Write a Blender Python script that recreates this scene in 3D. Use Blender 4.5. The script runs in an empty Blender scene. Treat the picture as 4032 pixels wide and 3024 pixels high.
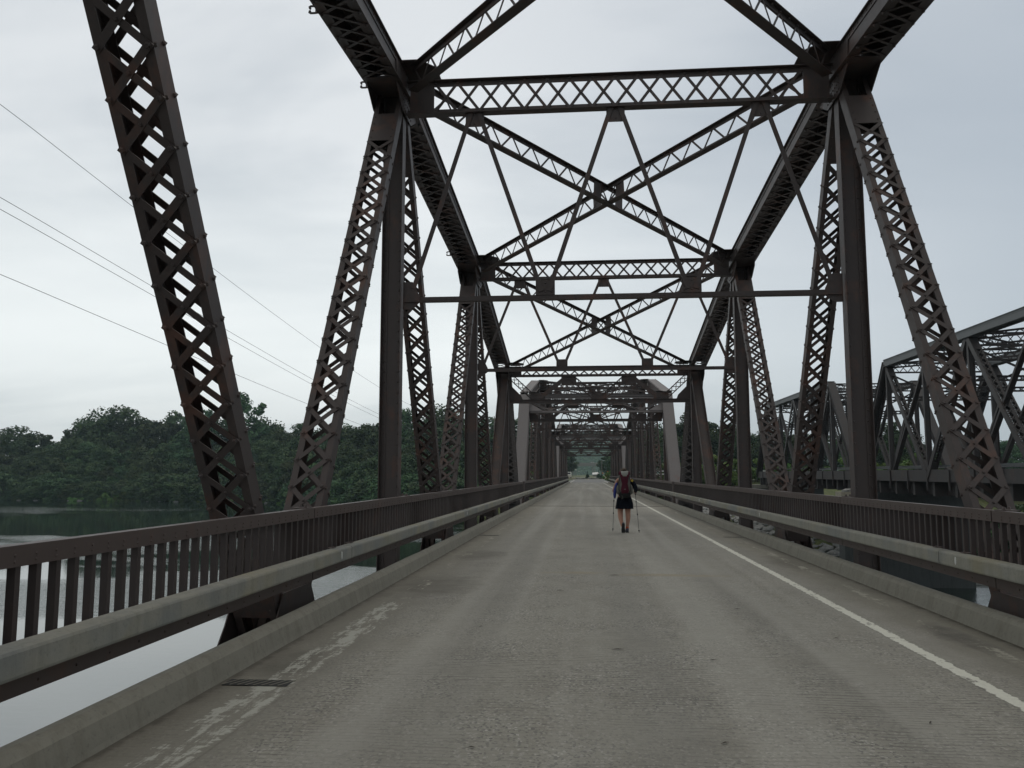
import bpy, bmesh, math, random
import numpy as np
from mathutils import Vector, Matrix, noise
R = math.radians
random.seed(7)
rng = np.random.default_rng(7)
scene = bpy.context.scene

# ------------------------------------------------------------------ camera
CX = -0.56                                   # camera stands left of the bridge centre line
cam = bpy.data.objects.new('camera', bpy.data.cameras.new('camera'))
scene.collection.objects.link(cam); scene.camera = cam
cam.data.sensor_width = 36; cam.data.lens = 3265/4032*36
cam.data.clip_start = 0.05; cam.data.clip_end = 6000
rt = Vector((0.99612366, 0.08796391, 0.0)); up = Vector((0.00945524, -0.10707331, 0.99420617)); fw = Vector((-0.08745426, 0.99035229, 0.10748998))
m = Matrix.Identity(4)
for i in range(3):
    m[i][0] = rt[i]; m[i][1] = up[i]; m[i][2] = -fw[i]
m[0][3] = CX; m[1][3] = 0; m[2][3] = 1.5
cam.matrix_world = m

# ------------------------------------------------------------------ sky and sun
SUN_EL, SUN_AZ = R(52), R(20)
W = bpy.data.worlds.new('World'); scene.world = W; W.use_nodes = True
nt = W.node_tree; N = nt.nodes; L = nt.links; N.clear()
def nn(nt, t, **k):
    n = nt.nodes.new(t)
    for a, b in k.items(): setattr(n, a, b)
    return n
def math_(nt, op, a, b=None, c=None, clamp=False):
    n = nt.nodes.new('ShaderNodeMath'); n.operation = op; n.use_clamp = clamp
    for i, v in enumerate((a, b, c)):
        if v is None: continue
        if isinstance(v, (int, float)): n.inputs[i].default_value = v
        else: nt.links.new(v, n.inputs[i])
    return n.outputs[0]
def mixc(nt, f, a, b, mode='MIX'):
    n = nt.nodes.new('ShaderNodeMix'); n.data_type = 'RGBA'; n.blend_type = mode
    for i, v in ((0, f), (6, a), (7, b)):
        if isinstance(v, (int, float)): n.inputs[i].default_value = v
        elif isinstance(v, tuple): n.inputs[i].default_value = (*v, 1)
        else: nt.links.new(v, n.inputs[i])
    return n.outputs[2]
def ramp(nt, f, stops, interp='LINEAR'):
    n = nt.nodes.new('ShaderNodeValToRGB'); n.color_ramp.interpolation = interp
    e = n.color_ramp.elements
    while len(e) < len(stops): e.new(0.5)
    for i, (p, c) in enumerate(stops):
        e[i].position = p; e[i].color = (c, c, c, 1) if isinstance(c, (int, float)) else (*c, 1)
    nt.links.new(f, n.inputs[0]); return n.outputs[0]
def noise_(nt, vec, scale, detail=3, rough=.5, dist=0.0, out='Fac'):
    n = nt.nodes.new('ShaderNodeTexNoise'); n.inputs['Scale'].default_value = scale
    n.inputs['Detail'].default_value = detail; n.inputs['Roughness'].default_value = rough
    n.inputs['Distortion'].default_value = dist
    if vec is not None: nt.links.new(vec, n.inputs['Vector'])
    return n.outputs[out]
def mapping(nt, vec, scale=(1, 1, 1), loc=(0, 0, 0)):
    n = nt.nodes.new('ShaderNodeMapping'); n.inputs['Scale'].default_value = scale; n.inputs['Location'].default_value = loc
    nt.links.new(vec, n.inputs['Vector']); return n.outputs[0]

tc = nn(nt, 'ShaderNodeTexCoord')
sep = nn(nt, 'ShaderNodeSeparateXYZ'); L.new(tc.outputs['Generated'], sep.inputs[0])
el = math_(nt, 'MAXIMUM', sep.outputs[2], 0.0)
den = math_(nt, 'ADD', el, 0.16)
px = math_(nt, 'DIVIDE', sep.outputs[0], den); py = math_(nt, 'DIVIDE', sep.outputs[1], den)
cmb = nn(nt, 'ShaderNodeCombineXYZ'); L.new(px, cmb.inputs[0]); L.new(py, cmb.inputs[1])
cv = mapping(nt, cmb.outputs[0], (0.75, 1.0, 1), (3.7, 1.2, 0))
c1 = noise_(nt, cv, 0.62, 6, .55, .5)
c2 = noise_(nt, mapping(nt, cmb.outputs[0], (0.6, 1.3, 1), (9, 4, 0)), 2.1, 4, .5, .2)
cl = math_(nt, 'ADD', math_(nt, 'MULTIPLY', c1, .72), math_(nt, 'MULTIPLY', c2, .28))
dens = ramp(nt, cl, [(0.40, 0.0), (0.585, 1.0)])
cloud = mixc(nt, dens, (4.1, 4.65, 5.15), (8.0, 8.3, 8.45))
hz = ramp(nt, el, [(0.0, 0.25), (0.06, .45), (0.14, .85), (0.26, .55), (0.36, .15), (0.5, 0.0)])
cloud2 = mixc(nt, hz, cloud, (10.5, 10.9, 10.7))
rt_f = ramp(nt, math_(nt, 'ADD', math_(nt, 'MULTIPLY', sep.outputs[0], .5), .5), [(0.42, 0.0), (0.72, 1.0)])
cloud3 = mixc(nt, math_(nt, 'MULTIPLY', rt_f, .85), cloud2, (4.5, 5.05, 5.6))
over = ramp(nt, el, [(0.55, 0.0), (0.8, 1.0)])
cloud3 = mixc(nt, over, cloud3, (7.2, 7.0, 6.5))
sky = nn(nt, 'ShaderNodeTexSky', sky_type='NISHITA', sun_disc=False, sun_elevation=SUN_EL, sun_rotation=SUN_AZ)
mx = mixc(nt, 0.9, sky.outputs[0], cloud3)
bg = nn(nt, 'ShaderNodeBackground'); bg.inputs[1].default_value = 0.1
L.new(mx, bg.inputs[0]); wo = nn(nt, 'ShaderNodeOutputWorld'); L.new(bg.outputs[0], wo.inputs[0])

sl = bpy.data.lights.new('sun', 'SUN'); sl.energy = 0.55; sl.angle = R(30); sl.color = (1, .94, .86)
so = bpy.data.objects.new('sun', sl); scene.collection.objects.link(so)
so.rotation_euler = (R(90) - SUN_EL, 0, R(180) - SUN_AZ)

scene.view_settings.view_transform = 'Standard'; scene.view_settings.look = 'None'
scene.view_settings.exposure = 0; scene.view_settings.gamma = 1
scene.render.engine = 'CYCLES'
scene.cycles.max_bounces = 6; scene.cycles.diffuse_bounces = 3; scene.cycles.glossy_bounces = 3
scene.cycles.transparent_max_bounces = 8; scene.cycles.volume_bounces = 0
scene.render.resolution_x = 1024; scene.render.resolution_y = 768

# ------------------------------------------------------------------ materials
MATS = {}
def new_mat(name):
    ma = bpy.data.materials.new(name); ma.use_nodes = True; MATS[name] = ma
    nt = ma.node_tree; b = nt.nodes['Principled BSDF']
    g = nt.nodes.new('ShaderNodeNewGeometry')
    return ma, nt, b, g.outputs['Position']
def bump(nt, b, h, strength, dist=0.01):
    n = nt.nodes.new('ShaderNodeBump'); n.inputs['Strength'].default_value = strength; n.inputs['Distance'].default_value = dist
    nt.links.new(h, n.inputs['Height']); nt.links.new(n.outputs[0], b.inputs['Normal'])
def simple(name, col, rough=.6, var=.25, scale=8, spec=.4, metal=0):
    ma, nt, b, pos = new_mat(name)
    f = noise_(nt, pos, scale, 4, .6)
    k = tuple(c*(1-var) for c in col); k2 = tuple(min(1, c*(1+var)) for c in col)
    nt.links.new(mixc(nt, f, k, k2), b.inputs['Base Color'])
    b.inputs['Roughness'].default_value = rough; b.inputs['Specular IOR Level'].default_value = spec
    b.inputs['Metallic'].default_value = metal
    return ma
def steel(name, base, dark, rust, rust_lo, rust_hi, spec=.35, rough=.5):
    ma, nt, b, pos = new_mat(name)
    a = noise_(nt, pos, 1.7, 5, .62)
    f = noise_(nt, pos, 9, 4, .65)
    streak = noise_(nt, mapping(nt, pos, (14, 14, .9)), 1.0, 3, .6)
    col = mixc(nt, f, dark, base)
    rm = ramp(nt, math_(nt, 'ADD', math_(nt, 'MULTIPLY', a, .75), math_(nt, 'MULTIPLY', streak, .25)), [(rust_lo, 0.0), (rust_hi, 1.0)])
    col = mixc(nt, math_(nt, 'MULTIPLY', rm, .5), col, rust)
    sp = ramp(nt, noise_(nt, pos, 60, 2, .6), [(.66, 0.0), (.74, 1.0)])
    col = mixc(nt, math_(nt, 'MULTIPLY', sp, .35), col, (.11, .085, .075))
    nt.links.new(col, b.inputs['Base Color'])
    nt.links.new(math_(nt, 'ADD', math_(nt, 'MULTIPLY', f, .25), rough-.1), b.inputs['Roughness'])
    b.inputs['Specular IOR Level'].default_value = spec
    bump(nt, b, noise_(nt, pos, 45, 3, .6), .15, .004)
    return ma
M_ST = steel('brown_painted_steel', (.068, .053, .048), (.044, .035, .033), (.140, .060, .036), .515, .66)
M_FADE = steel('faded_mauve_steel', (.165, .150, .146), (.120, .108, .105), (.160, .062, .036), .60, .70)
M_RAIL = steel('rail_steel', (.084, .062, .055), (.062, .046, .041), (.110, .055, .038), .56, .70)
M_BAL = steel('baluster_steel', (.050, .038, .035), (.038, .029, .027), (.080, .042, .030), .55, .72)
M_GREY = steel('grey_brown_steel', (.050, .045, .044), (.032, .029, .029), (.070, .045, .035), .52, .70)
M_GREYL = steel('pale_grey_steel', (.125, .134, .136), (.090, .096, .098), (.085, .070, .060), .56, .74)

def road_color(nt, pos):
    pos = mapping(nt, pos, (1, 1, 0))
    s = nn(nt, 'ShaderNodeSeparateXYZ'); nt.links.new(pos, s.inputs[0])
    big = noise_(nt, mapping(nt, pos, (.55, .12, 1)), 1.0, 4, .55, .3)
    mid = noise_(nt, mapping(nt, pos, (1.2, 1, 1)), 1.6, 5, .6)
    col = mixc(nt, big, (.222, .214, .180), (.328, .318, .272))
    col = mixc(nt, ramp(nt, mid, [(.42, 0.0), (.7, .55)]), col, (.198, .184, .152))
    # aggregate speckle
    v = nt.nodes.new('ShaderNodeTexVoronoi'); v.inputs['Scale'].default_value = 64; nt.links.new(mapping(nt, pos, (1, .8, 1)), v.inputs['Vector'])
    vs = nn(nt, 'ShaderNodeSeparateColor'); nt.links.new(v.outputs['Color'], vs.inputs[0])
    patch = ramp(nt, noise_(nt, pos, 1.1, 3, .5), [(.35, .25), (.65, 1.0)])
    lt = ramp(nt, vs.outputs[0], [(.78, 0.0), (.95, 1.0)])
    dk = ramp(nt, vs.outputs[1], [(.72, 0.0), (.92, 1.0)])
    col = mixc(nt, math_(nt, 'MULTIPLY', math_(nt, 'MULTIPLY', lt, patch), .60), col, (.50, .48, .44))
    col = mixc(nt, math_(nt, 'MULTIPLY', math_(nt, 'MULTIPLY', dk, patch), .75), col, (.070, .070, .072))
    fine = noise_(nt, pos, 190, 3, .7)
    col = mixc(nt, math_(nt, 'MULTIPLY', ramp(nt, fine, [(.38, 1.0), (.52, 0.0)]), .45), col, (.105, .098, .088))
    # transverse tined grooves, worn in patches
    wn = noise_(nt, mapping(nt, pos, (.7, 2.0, 1)), 1.0, 2, .5)
    ph = math_(nt, 'ADD', math_(nt, 'MULTIPLY', s.outputs[1], 2*math.pi/.056), math_(nt, 'MULTIPLY', wn, 26.0))
    wv = math_(nt, 'SINE', ph)
    bk = noise_(nt, mapping(nt, pos, (7, 26, 1)), 1.0, 3, .65)
    gm = math_(nt, 'MULTIPLY', ramp(nt, math_(nt, 'ADD', math_(nt, 'MULTIPLY', wv, .5), .5), [(.70, 0.0), (.95, 1.0)]), ramp(nt, bk, [(.40, 0.0), (.56, 1.0)]))
    gp = ramp(nt, noise_(nt, mapping(nt, pos, (.45, .55, 1), (5, 2, 0)), 1.0, 3, .6), [(.36, .15), (.62, 1.0)])
    ax = math_(nt, 'ABSOLUTE', s.outputs[0])
    wob = math_(nt, 'ADD', ax, math_(nt, 'MULTIPLY', math_(nt, 'SUBTRACT', noise_(nt, mapping(nt, pos, (1, .7, 1)), 2.0, 4, .6), .5), .5))
    edge = ramp(nt, math_(nt, 'DIVIDE', wob, 4.0), [(.585, 0.0), (.68, 1.0)])
    gf = math_(nt, 'MULTIPLY', math_(nt, 'MULTIPLY', gm, gp), math_(nt, 'SUBTRACT', 1.0, edge))
    col = mixc(nt, math_(nt, 'MULTIPLY', gf, .72), col, (.075, .068, .056))
    # gutter strip along the kerbs: browner, smoother, silted
    silt = mixc(nt, noise_(nt, mapping(nt, pos, (2.2, .8, 1)), 1.4, 5, .6), (.132, .124, .096), (.240, .226, .182))
    col = mixc(nt, math_(nt, 'MULTIPLY', edge, .7), col, silt)
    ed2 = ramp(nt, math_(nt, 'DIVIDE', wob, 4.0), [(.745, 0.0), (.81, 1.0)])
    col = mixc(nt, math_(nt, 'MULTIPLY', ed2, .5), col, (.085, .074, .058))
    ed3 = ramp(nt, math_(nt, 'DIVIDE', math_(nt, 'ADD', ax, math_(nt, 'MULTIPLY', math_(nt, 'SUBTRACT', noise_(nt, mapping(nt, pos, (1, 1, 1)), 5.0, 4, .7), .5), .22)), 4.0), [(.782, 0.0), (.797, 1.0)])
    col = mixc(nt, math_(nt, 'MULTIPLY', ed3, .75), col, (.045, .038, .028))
    # faint wheel-path darkening and oil strip
    wp = ramp(nt, noise_(nt, mapping(nt, pos, (1.5, .03, 1), (1.7, 0, 0)), 1.0, 2, .5), [(.40, 0.0), (.62, 1.0)])
    col = mixc(nt, math_(nt, 'MULTIPLY', wp, .34), col, (.150, .146, .132))
    wl = ramp(nt, noise_(nt, mapping(nt, pos, (1.9, .04, 1), (7.3, 3, 0)), 1.0, 2, .5), [(.48, 0.0), (.66, 1.0)])
    col = mixc(nt, math_(nt, 'MULTIPLY', math_(nt, 'MULTIPLY', wl, .35), math_(nt, 'SUBTRACT', 1.0, edge)), col, (.36, .35, .31))
    sn = noise_(nt, mapping(nt, pos, (1.5, 1.5, 1)), 1.6, 5, .65)
    for (bx, by, rx, ry, c, k) in ((-2.6, 11.3, .8, 1.4, (.085, .078, .062), .6), (-2.5, 15.5, .6, 1.2, (.085, .076, .060), .55), (.75, 12.7, 1.1, .22, (.24, .19, .10), .5), (-.75, 12.9, .7, .20, (.24, .19, .10), .4),
                                   (2.85, 8.2, .22, 1.0, (.055, .05, .045), .6), (2.8, 14.5, .35, 1.6, (.09, .08, .062), .5), (-2.9, 6.6, .25, .8, (.075, .07, .056), .5), (1.3, 26, 1.0, 3.0, (.12, .112, .095), .35), (-1.2, 31, .8, 3.5, (.12, .112, .095), .3)):
        dx = math_(nt, 'MULTIPLY', math_(nt, 'SUBTRACT', s.outputs[0], bx), 1/rx); dy = math_(nt, 'MULTIPLY', math_(nt, 'SUBTRACT', s.outputs[1], by), 1/ry)
        d2 = math_(nt, 'ADD', math_(nt, 'MULTIPLY', dx, dx), math_(nt, 'MULTIPLY', dy, dy))
        mk = ramp(nt, math_(nt, 'ADD', math_(nt, 'MULTIPLY', d2, .45), math_(nt, 'MULTIPLY', sn, .9)), [(.42, 1.0), (.80, 0.0)])
        col = mixc(nt, math_(nt, 'MULTIPLY', mk, k), col, c)
    return col, gm, fine, s
def road_mat(name, paint=None, cover=.5, uscale=(8, 3)):
    ma, nt, b, pos = new_mat(name)
    col, gm, fine, s = road_color(nt, pos)
    if paint:
        f = noise_(nt, mapping(nt, pos, (uscale[0], uscale[1], 1)), 1.0, 6, .72, .1)
        f2 = noise_(nt, mapping(nt, pos, (2, 26, 1)), 1.0, 3, .7)
        ff = math_(nt, 'ADD', math_(nt, 'MULTIPLY', f, .75), math_(nt, 'MULTIPLY', f2, .25))
        mask = ramp(nt, ff, [(1-cover-.02, 0.0), (1-cover+.025, 1.0)])
        uv = nt.nodes.new('ShaderNodeUVMap')
        us = nn(nt, 'ShaderNodeSeparateXYZ'); nt.links.new(uv.outputs[0], us.inputs[0])
        d = math_(nt, 'MULTIPLY', math_(nt, 'ABSOLUTE', math_(nt, 'SUBTRACT', us.outputs[0], .5)), 2.0)
        en = noise_(nt, mapping(nt, pos, (4, 12, 1)), 1.0, 4, .7)
        em = ramp(nt, math_(nt, 'ADD', d, math_(nt, 'MULTIPLY', math_(nt, 'SUBTRACT', en, .5), 1.7)), [(.80, 1.0), (.88, 0.0)])
        mask = math_(nt, 'MULTIPLY', mask, em)
        pc = mixc(nt, noise_(nt, pos, 30, 3, .6), tuple(c*.75 for c in paint), paint)
        col = mixc(nt, math_(nt, 'MULTIPLY', mask, .93), col, pc)
    nt.links.new(col, b.inputs['Base Color']); b.inputs['Roughness'].default_value = .82
    b.inputs['Specular IOR Level'].default_value = .3
    h = math_(nt, 'ADD', math_(nt, 'MULTIPLY', gm, -.6), math_(nt, 'MULTIPLY', fine, .5))
    bump(nt, b, h, .35, .006)
    return ma
M_ROAD = road_mat('bridge_deck_concrete')
M_LINE = road_mat('white_line_paint', (.70, .70, .61), .575)
M_OLD = road_mat('faded_line_paint', (.42, .42, .37), .49, (10, 1.8))
M_OLDR = road_mat('faint_line_paint', (.36, .35, .29), .44, (5, 1.2))
def conc(name, a, b2, stain, sc=1.0, st=.5):
    ma, nt, b, pos = new_mat(name)
    f = noise_(nt, pos, 2.2*sc, 5, .62); g = noise_(nt, pos, 26*sc, 4, .65)
    col = mixc(nt, f, a, b2)
    vst = noise_(nt, mapping(nt, pos, (7, 7, .8)), 1.0*sc, 4, .65)
    col = mixc(nt, math_(nt, 'MULTIPLY', ramp(nt, vst, [(.48, 0.0), (.66, 1.0)]), st), col, stain)
    col = mixc(nt, math_(nt, 'MULTIPLY', ramp(nt, g, [(.30, 1.0), (.45, 0.0)]), .4), col, tuple(c*.5 for c in a))
    nt.links.new(col, b.inputs['Base Color']); b.inputs['Roughness'].default_value = .85
    if name == 'galvanised_guard':
        bl = ramp(nt, noise_(nt, mapping(nt, pos, (1, .9, 1)), 1.1, 4, .6), [(.45, 0.0), (.62, 1.0)])
        col = mixc(nt, math_(nt, 'MULTIPLY', bl, .55), col, (.150, .165, .170))
        yl = ramp(nt, noise_(nt, mapping(nt, pos, (1, .7, 1), (4, 8, 0)), 1.3, 3, .6), [(.54, 0.0), (.66, 1.0)])
        col = mixc(nt, math_(nt, 'MULTIPLY', yl, .5), col, (.230, .205, .120))
        nt.links.new(col, b.inputs['Base Color'])
    bump(nt, b, g, .3, .01); return ma
M_KERB = conc('kerb_concrete', (.165, .158, .128), (.235, .224, .182), (.110, .094, .066), 1.0, .35)
M_GUARD = conc('galvanised_guard', (.205, .200, .166), (.275, .268, .225), (.145, .138, .110), 1.3, .40)
M_PIER = conc('pier_concrete', (.16, .155, .13), (.24, .23, .20), (.09, .085, .07))
M_BLOCK = conc('pale_concrete', (.24, .22, .16), (.33, .31, .25), (.17, .13, .08))
M_PIERD = conc('dark_pier', (.030, .034, .034), (.055, .060, .058), (.02, .022, .02))  # much darker concrete tone for the supports of the parallel bridge
M_ROCK = conc('rock', (.13, .13, .12), (.27, .27, .255), (.06, .06, .055), .6)
M_ASPH = conc('asphalt', (.105, .104, .100), (.165, .162, .155), (.085, .085, .08), .5, .3)
M_WOODP = simple('weathered_wood', (.17, .155, .13), .85, .3, 3)
M_BLACK = simple('black_rubber', (.012, .012, .013), .6, .2)
M_WIRE = simple('cable_black', (.035, .035, .037), .5, .1)
M_WHITEP = simple('white_paint', (.55, .55, .52), .6, .15)
M_ORANGE = simple('orange_sign', (.55, .17, .03), .5, .1)
M_YEL = simple('yellow_paint', (.45, .29, .05), .7, .2)
M_DARK = simple('dark_joint', (.020, .016, .012), .9, .3)

# water
M_WATER, nt, b, pos = new_mat('river_water')
s1 = noise_(nt, mapping(nt, pos, (.55, 1.6, 1)), 1.1, 4, .6, .2)
s2 = noise_(nt, mapping(nt, pos, (2.4, 6.0, 1)), 1.0, 3, .6)
pm = ramp(nt, noise_(nt, mapping(nt, pos, (.018, .040, 1), (.3, .55, 0)), 1.0, 3, .55), [(.50, .035), (.60, .9)])
hgt = math_(nt, 'ADD', math_(nt, 'MULTIPLY', s1, .7), math_(nt, 'MULTIPLY', s2, .3))
bn = nt.nodes.new('ShaderNodeBump'); bn.inputs['Distance'].default_value = .09
nt.links.new(pm, bn.inputs['Strength']); nt.links.new(hgt, bn.inputs['Height']); nt.links.new(bn.outputs[0], b.inputs['Normal'])
b.inputs['Base Color'].default_value = (.012, .022, .016, 1); b.inputs['Roughness'].default_value = .04
b.inputs['IOR'].default_value = 3.0; b.inputs['Specular IOR Level'].default_value = .5

def leaf_mat(name, a, b2, c):
    ma, nt, b, pos = new_mat(name)
    oi = nt.nodes.new('ShaderNodeObjectInfo')
    f = noise_(nt, pos, .35, 3, .6); g = noise_(nt, pos, 2.2, 3, .7)
    col = mixc(nt, g, a, b2)
    col = mixc(nt, ramp(nt, f, [(.45, 0.0), (.68, .8)]), col, c)
    hv = nt.nodes.new('ShaderNodeHueSaturation')
    nt.links.new(col, hv.inputs['Color'])
    nt.links.new(math_(nt, 'ADD', math_(nt, 'MULTIPLY', oi.outputs['Random'], .07), .455), hv.inputs['Hue'])
    nt.links.new(math_(nt, 'ADD', math_(nt, 'MULTIPLY', oi.outputs['Random'], .95), .70), hv.inputs['Value'])
    nt.links.new(hv.outputs[0], b.inputs['Base Color']); b.inputs['Roughness'].default_value = .7
    b.inputs['Specular IOR Level'].default_value = .15
    return ma
M_LEAF = leaf_mat('broadleaf_foliage', (.024, .047, .022), (.040, .073, .031), (.066, .098, .036))
M_SHRUB = leaf_mat('shrub_foliage', (.050, .100, .028), (.075, .140, .038), (.10, .16, .04))
M_CONI = leaf_mat('conifer_foliage', (.014, .032, .016), (.022, .048, .024), (.028, .058, .026))
M_BARK = simple('bark', (.07, .055, .042), .9, .4, 5)
ma, nt, b, pos = new_mat('grass_ground'); M_GRASS = ma
col = mixc(nt, noise_(nt, pos, .08, 5, .6), (.045, .085, .022), (.16, .15, .055))
col = mixc(nt, ramp(nt, noise_(nt, pos, .8, 4, .6), [(.4, 0.0), (.7, .6)]), col, (.035, .055, .02))
nt.links.new(col, b.inputs['Base Color']); b.inputs['Roughness'].default_value = .95
bump(nt, b, noise_(nt, pos, 3, 4, .7), 1, .3)
ma, nt, b, pos = new_mat('hill_forest'); M_HILL = ma
col = mixc(nt, noise_(nt, pos, .09, 4, .7), (.035, .080, .045), (.075, .130, .070))
col = mixc(nt, ramp(nt, noise_(nt, pos, .35, 3, .7), [(.35, 1.0), (.55, 0.0)]), col, (.014, .03, .02))
nt.links.new(col, b.inputs['Base Color']); b.inputs['Roughness'].default_value = .95
bump(nt, b, noise_(nt, pos, .18, 4, .7), 1, 6)

# ------------------------------------------------------------------ mesh helpers
class MB:
    def __init__(s): s.v = []; s.f = []
    def add(s, vs, fs):
        n = len(s.v); s.v += [tuple(p) for p in vs]; s.f += [tuple(i+n for i in f) for f in fs]
    def box(s, c, dx, dy, dz, ax=None):
        """box centred at c, half sizes dx dy dz along axes ax"""
        c = Vector(c); X, Y, Z = ax if ax else (Vector((1, 0, 0)), Vector((0, 1, 0)), Vector((0, 0, 1)))
        vs = [c + X*(i*dx) + Y*(j*dy) + Z*(k*dz) for i in (-1, 1) for j in (-1, 1) for k in (-1, 1)]
        s.add(vs, [(0, 1, 3, 2), (4, 6, 7, 5), (0, 4, 5, 1), (2, 3, 7, 6), (0, 2, 6, 4), (1, 5, 7, 3)])
    def bb(s, x0, x1, y0, y1, z0, z1):
        s.box(((x0+x1)/2, (y0+y1)/2, (z0+z1)/2), abs(x1-x0)/2, abs(y1-y0)/2, abs(z1-z0)/2)
    def beam(s, p0, p1, a, ha, hb, b=None):
        p0 = Vector(p0); p1 = Vector(p1); u = (p1-p0); ln = u.length; u.normalize()
        a = Vector(a); a = (a - u*a.dot(u)).normalized(); b = u.cross(a)
        s.box((p0+p1)/2, ln/2, ha, hb, (u, a, b))
    def prism(s, poly, ax, x0, x1):
        """poly in (y,z), extruded along x between x0 and x1"""
        n = len(poly)
        vs = [(x0, y, z) for y, z in poly] + [(x1, y, z) for y, z in poly]
        fs = [tuple(range(n)), tuple(range(2*n-1, n-1, -1))] + [(i, i+n, (i+1) % n+n, (i+1) % n) for i in range(n)]
        s.add(vs, fs)
    def cap(s, c, nrm, r, h, n=6):
        """rivet head: truncated cone"""
        c = Vector(c); nrm = Vector(nrm).normalized()
        t = nrm.orthogonal().normalized(); q = nrm.cross(t)
        vs = [c + (t*math.cos(2*math.pi*i/n) + q*math.sin(2*math.pi*i/n))*r for i in range(n)]
        vs += [c + nrm*h + (t*math.cos(2*math.pi*i/n) + q*math.sin(2*math.pi*i/n))*r*.6 for i in range(n)]
        s.add(vs, [(i, (i+1) % n, (i+1) % n+n, i+n) for i in range(n)] + [tuple(range(n, 2*n))])
    def tube(s, pts, rad, n=8, closed_ends=True):
        pts = [Vector(p) for p in pts]; rings = []
        rad = rad if isinstance(rad, (list, tuple)) else [rad]*len(pts)
        prev = None
        for i, p in enumerate(pts):
            d = (pts[min(i+1, len(pts)-1)] - pts[max(i-1, 0)]).normalized()
            if prev is None: t = d.orthogonal().normalized()
            else: t = (prev - d*prev.dot(d)).normalized()
            prev = t; q = d.cross(t)
            rings.append([p + (t*math.cos(2*math.pi*k/n) + q*math.sin(2*math.pi*k/n))*rad[i] for k in range(n)])
        vs = [v for r in rings for v in r]
        fs = [(i*n+k, i*n+(k+1) % n, (i+1)*n+(k+1) % n, (i+1)*n+k) for i in range(len(pts)-1) for k in range(n)]
        if closed_ends: fs += [tuple(range(n-1, -1, -1)), tuple(range((len(pts)-1)*n, len(pts)*n))]
        s.add(vs, fs)
    def loft(s, rings):
        n = len(rings[0]); vs = [v for r in rings for v in r]
        fs = [(i*n+k, i*n+(k+1) % n, (i+1)*n+(k+1) % n, (i+1)*n+k) for i in range(len(rings)-1) for k in range(n)]
        fs += [tuple(range(n-1, -1, -1)), tuple(range((len(rings)-1)*n, len(rings)*n))]
        s.add(vs, fs)
    def build(s, name, mat, parent=None, smooth=False):
        me = bpy.data.meshes.new(name); me.from_pydata(s.v, [], s.f)
        me.materials.append(mat)
        if smooth:
            me.polygons.foreach_set('use_smooth', [True]*len(me.polygons))
        me.update()
        o = bpy.data.objects.new(name, me); scene.collection.objects.link(o)
        if parent: o.parent = parent
        return o
def empty(name, loc=(0, 0, 0)):
    o = bpy.data.objects.new(name, None); scene.collection.objects.link(o); o.location = loc; o.empty_display_size = .3
    return o
def tag(o, label=None, cat=None, group=None, kind=None):
    if label: o['label'] = label
    if cat: o['category'] = cat
    if group: o['group'] = group
    if kind: o['kind'] = kind
    return o
SKIP = set()
def copy_tree(o, parent=None):
    c = o.copy(); scene.collection.objects.link(c); c.parent = parent
    for ch in o.children:
        if ch not in SKIP: copy_tree(ch, c)
    return c
def fix_normals(o):
    bm = bmesh.new(); bm.from_mesh(o.data); bmesh.ops.recalc_face_normals(bm, faces=bm.faces); bm.to_mesh(o.data); bm.free()

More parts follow.
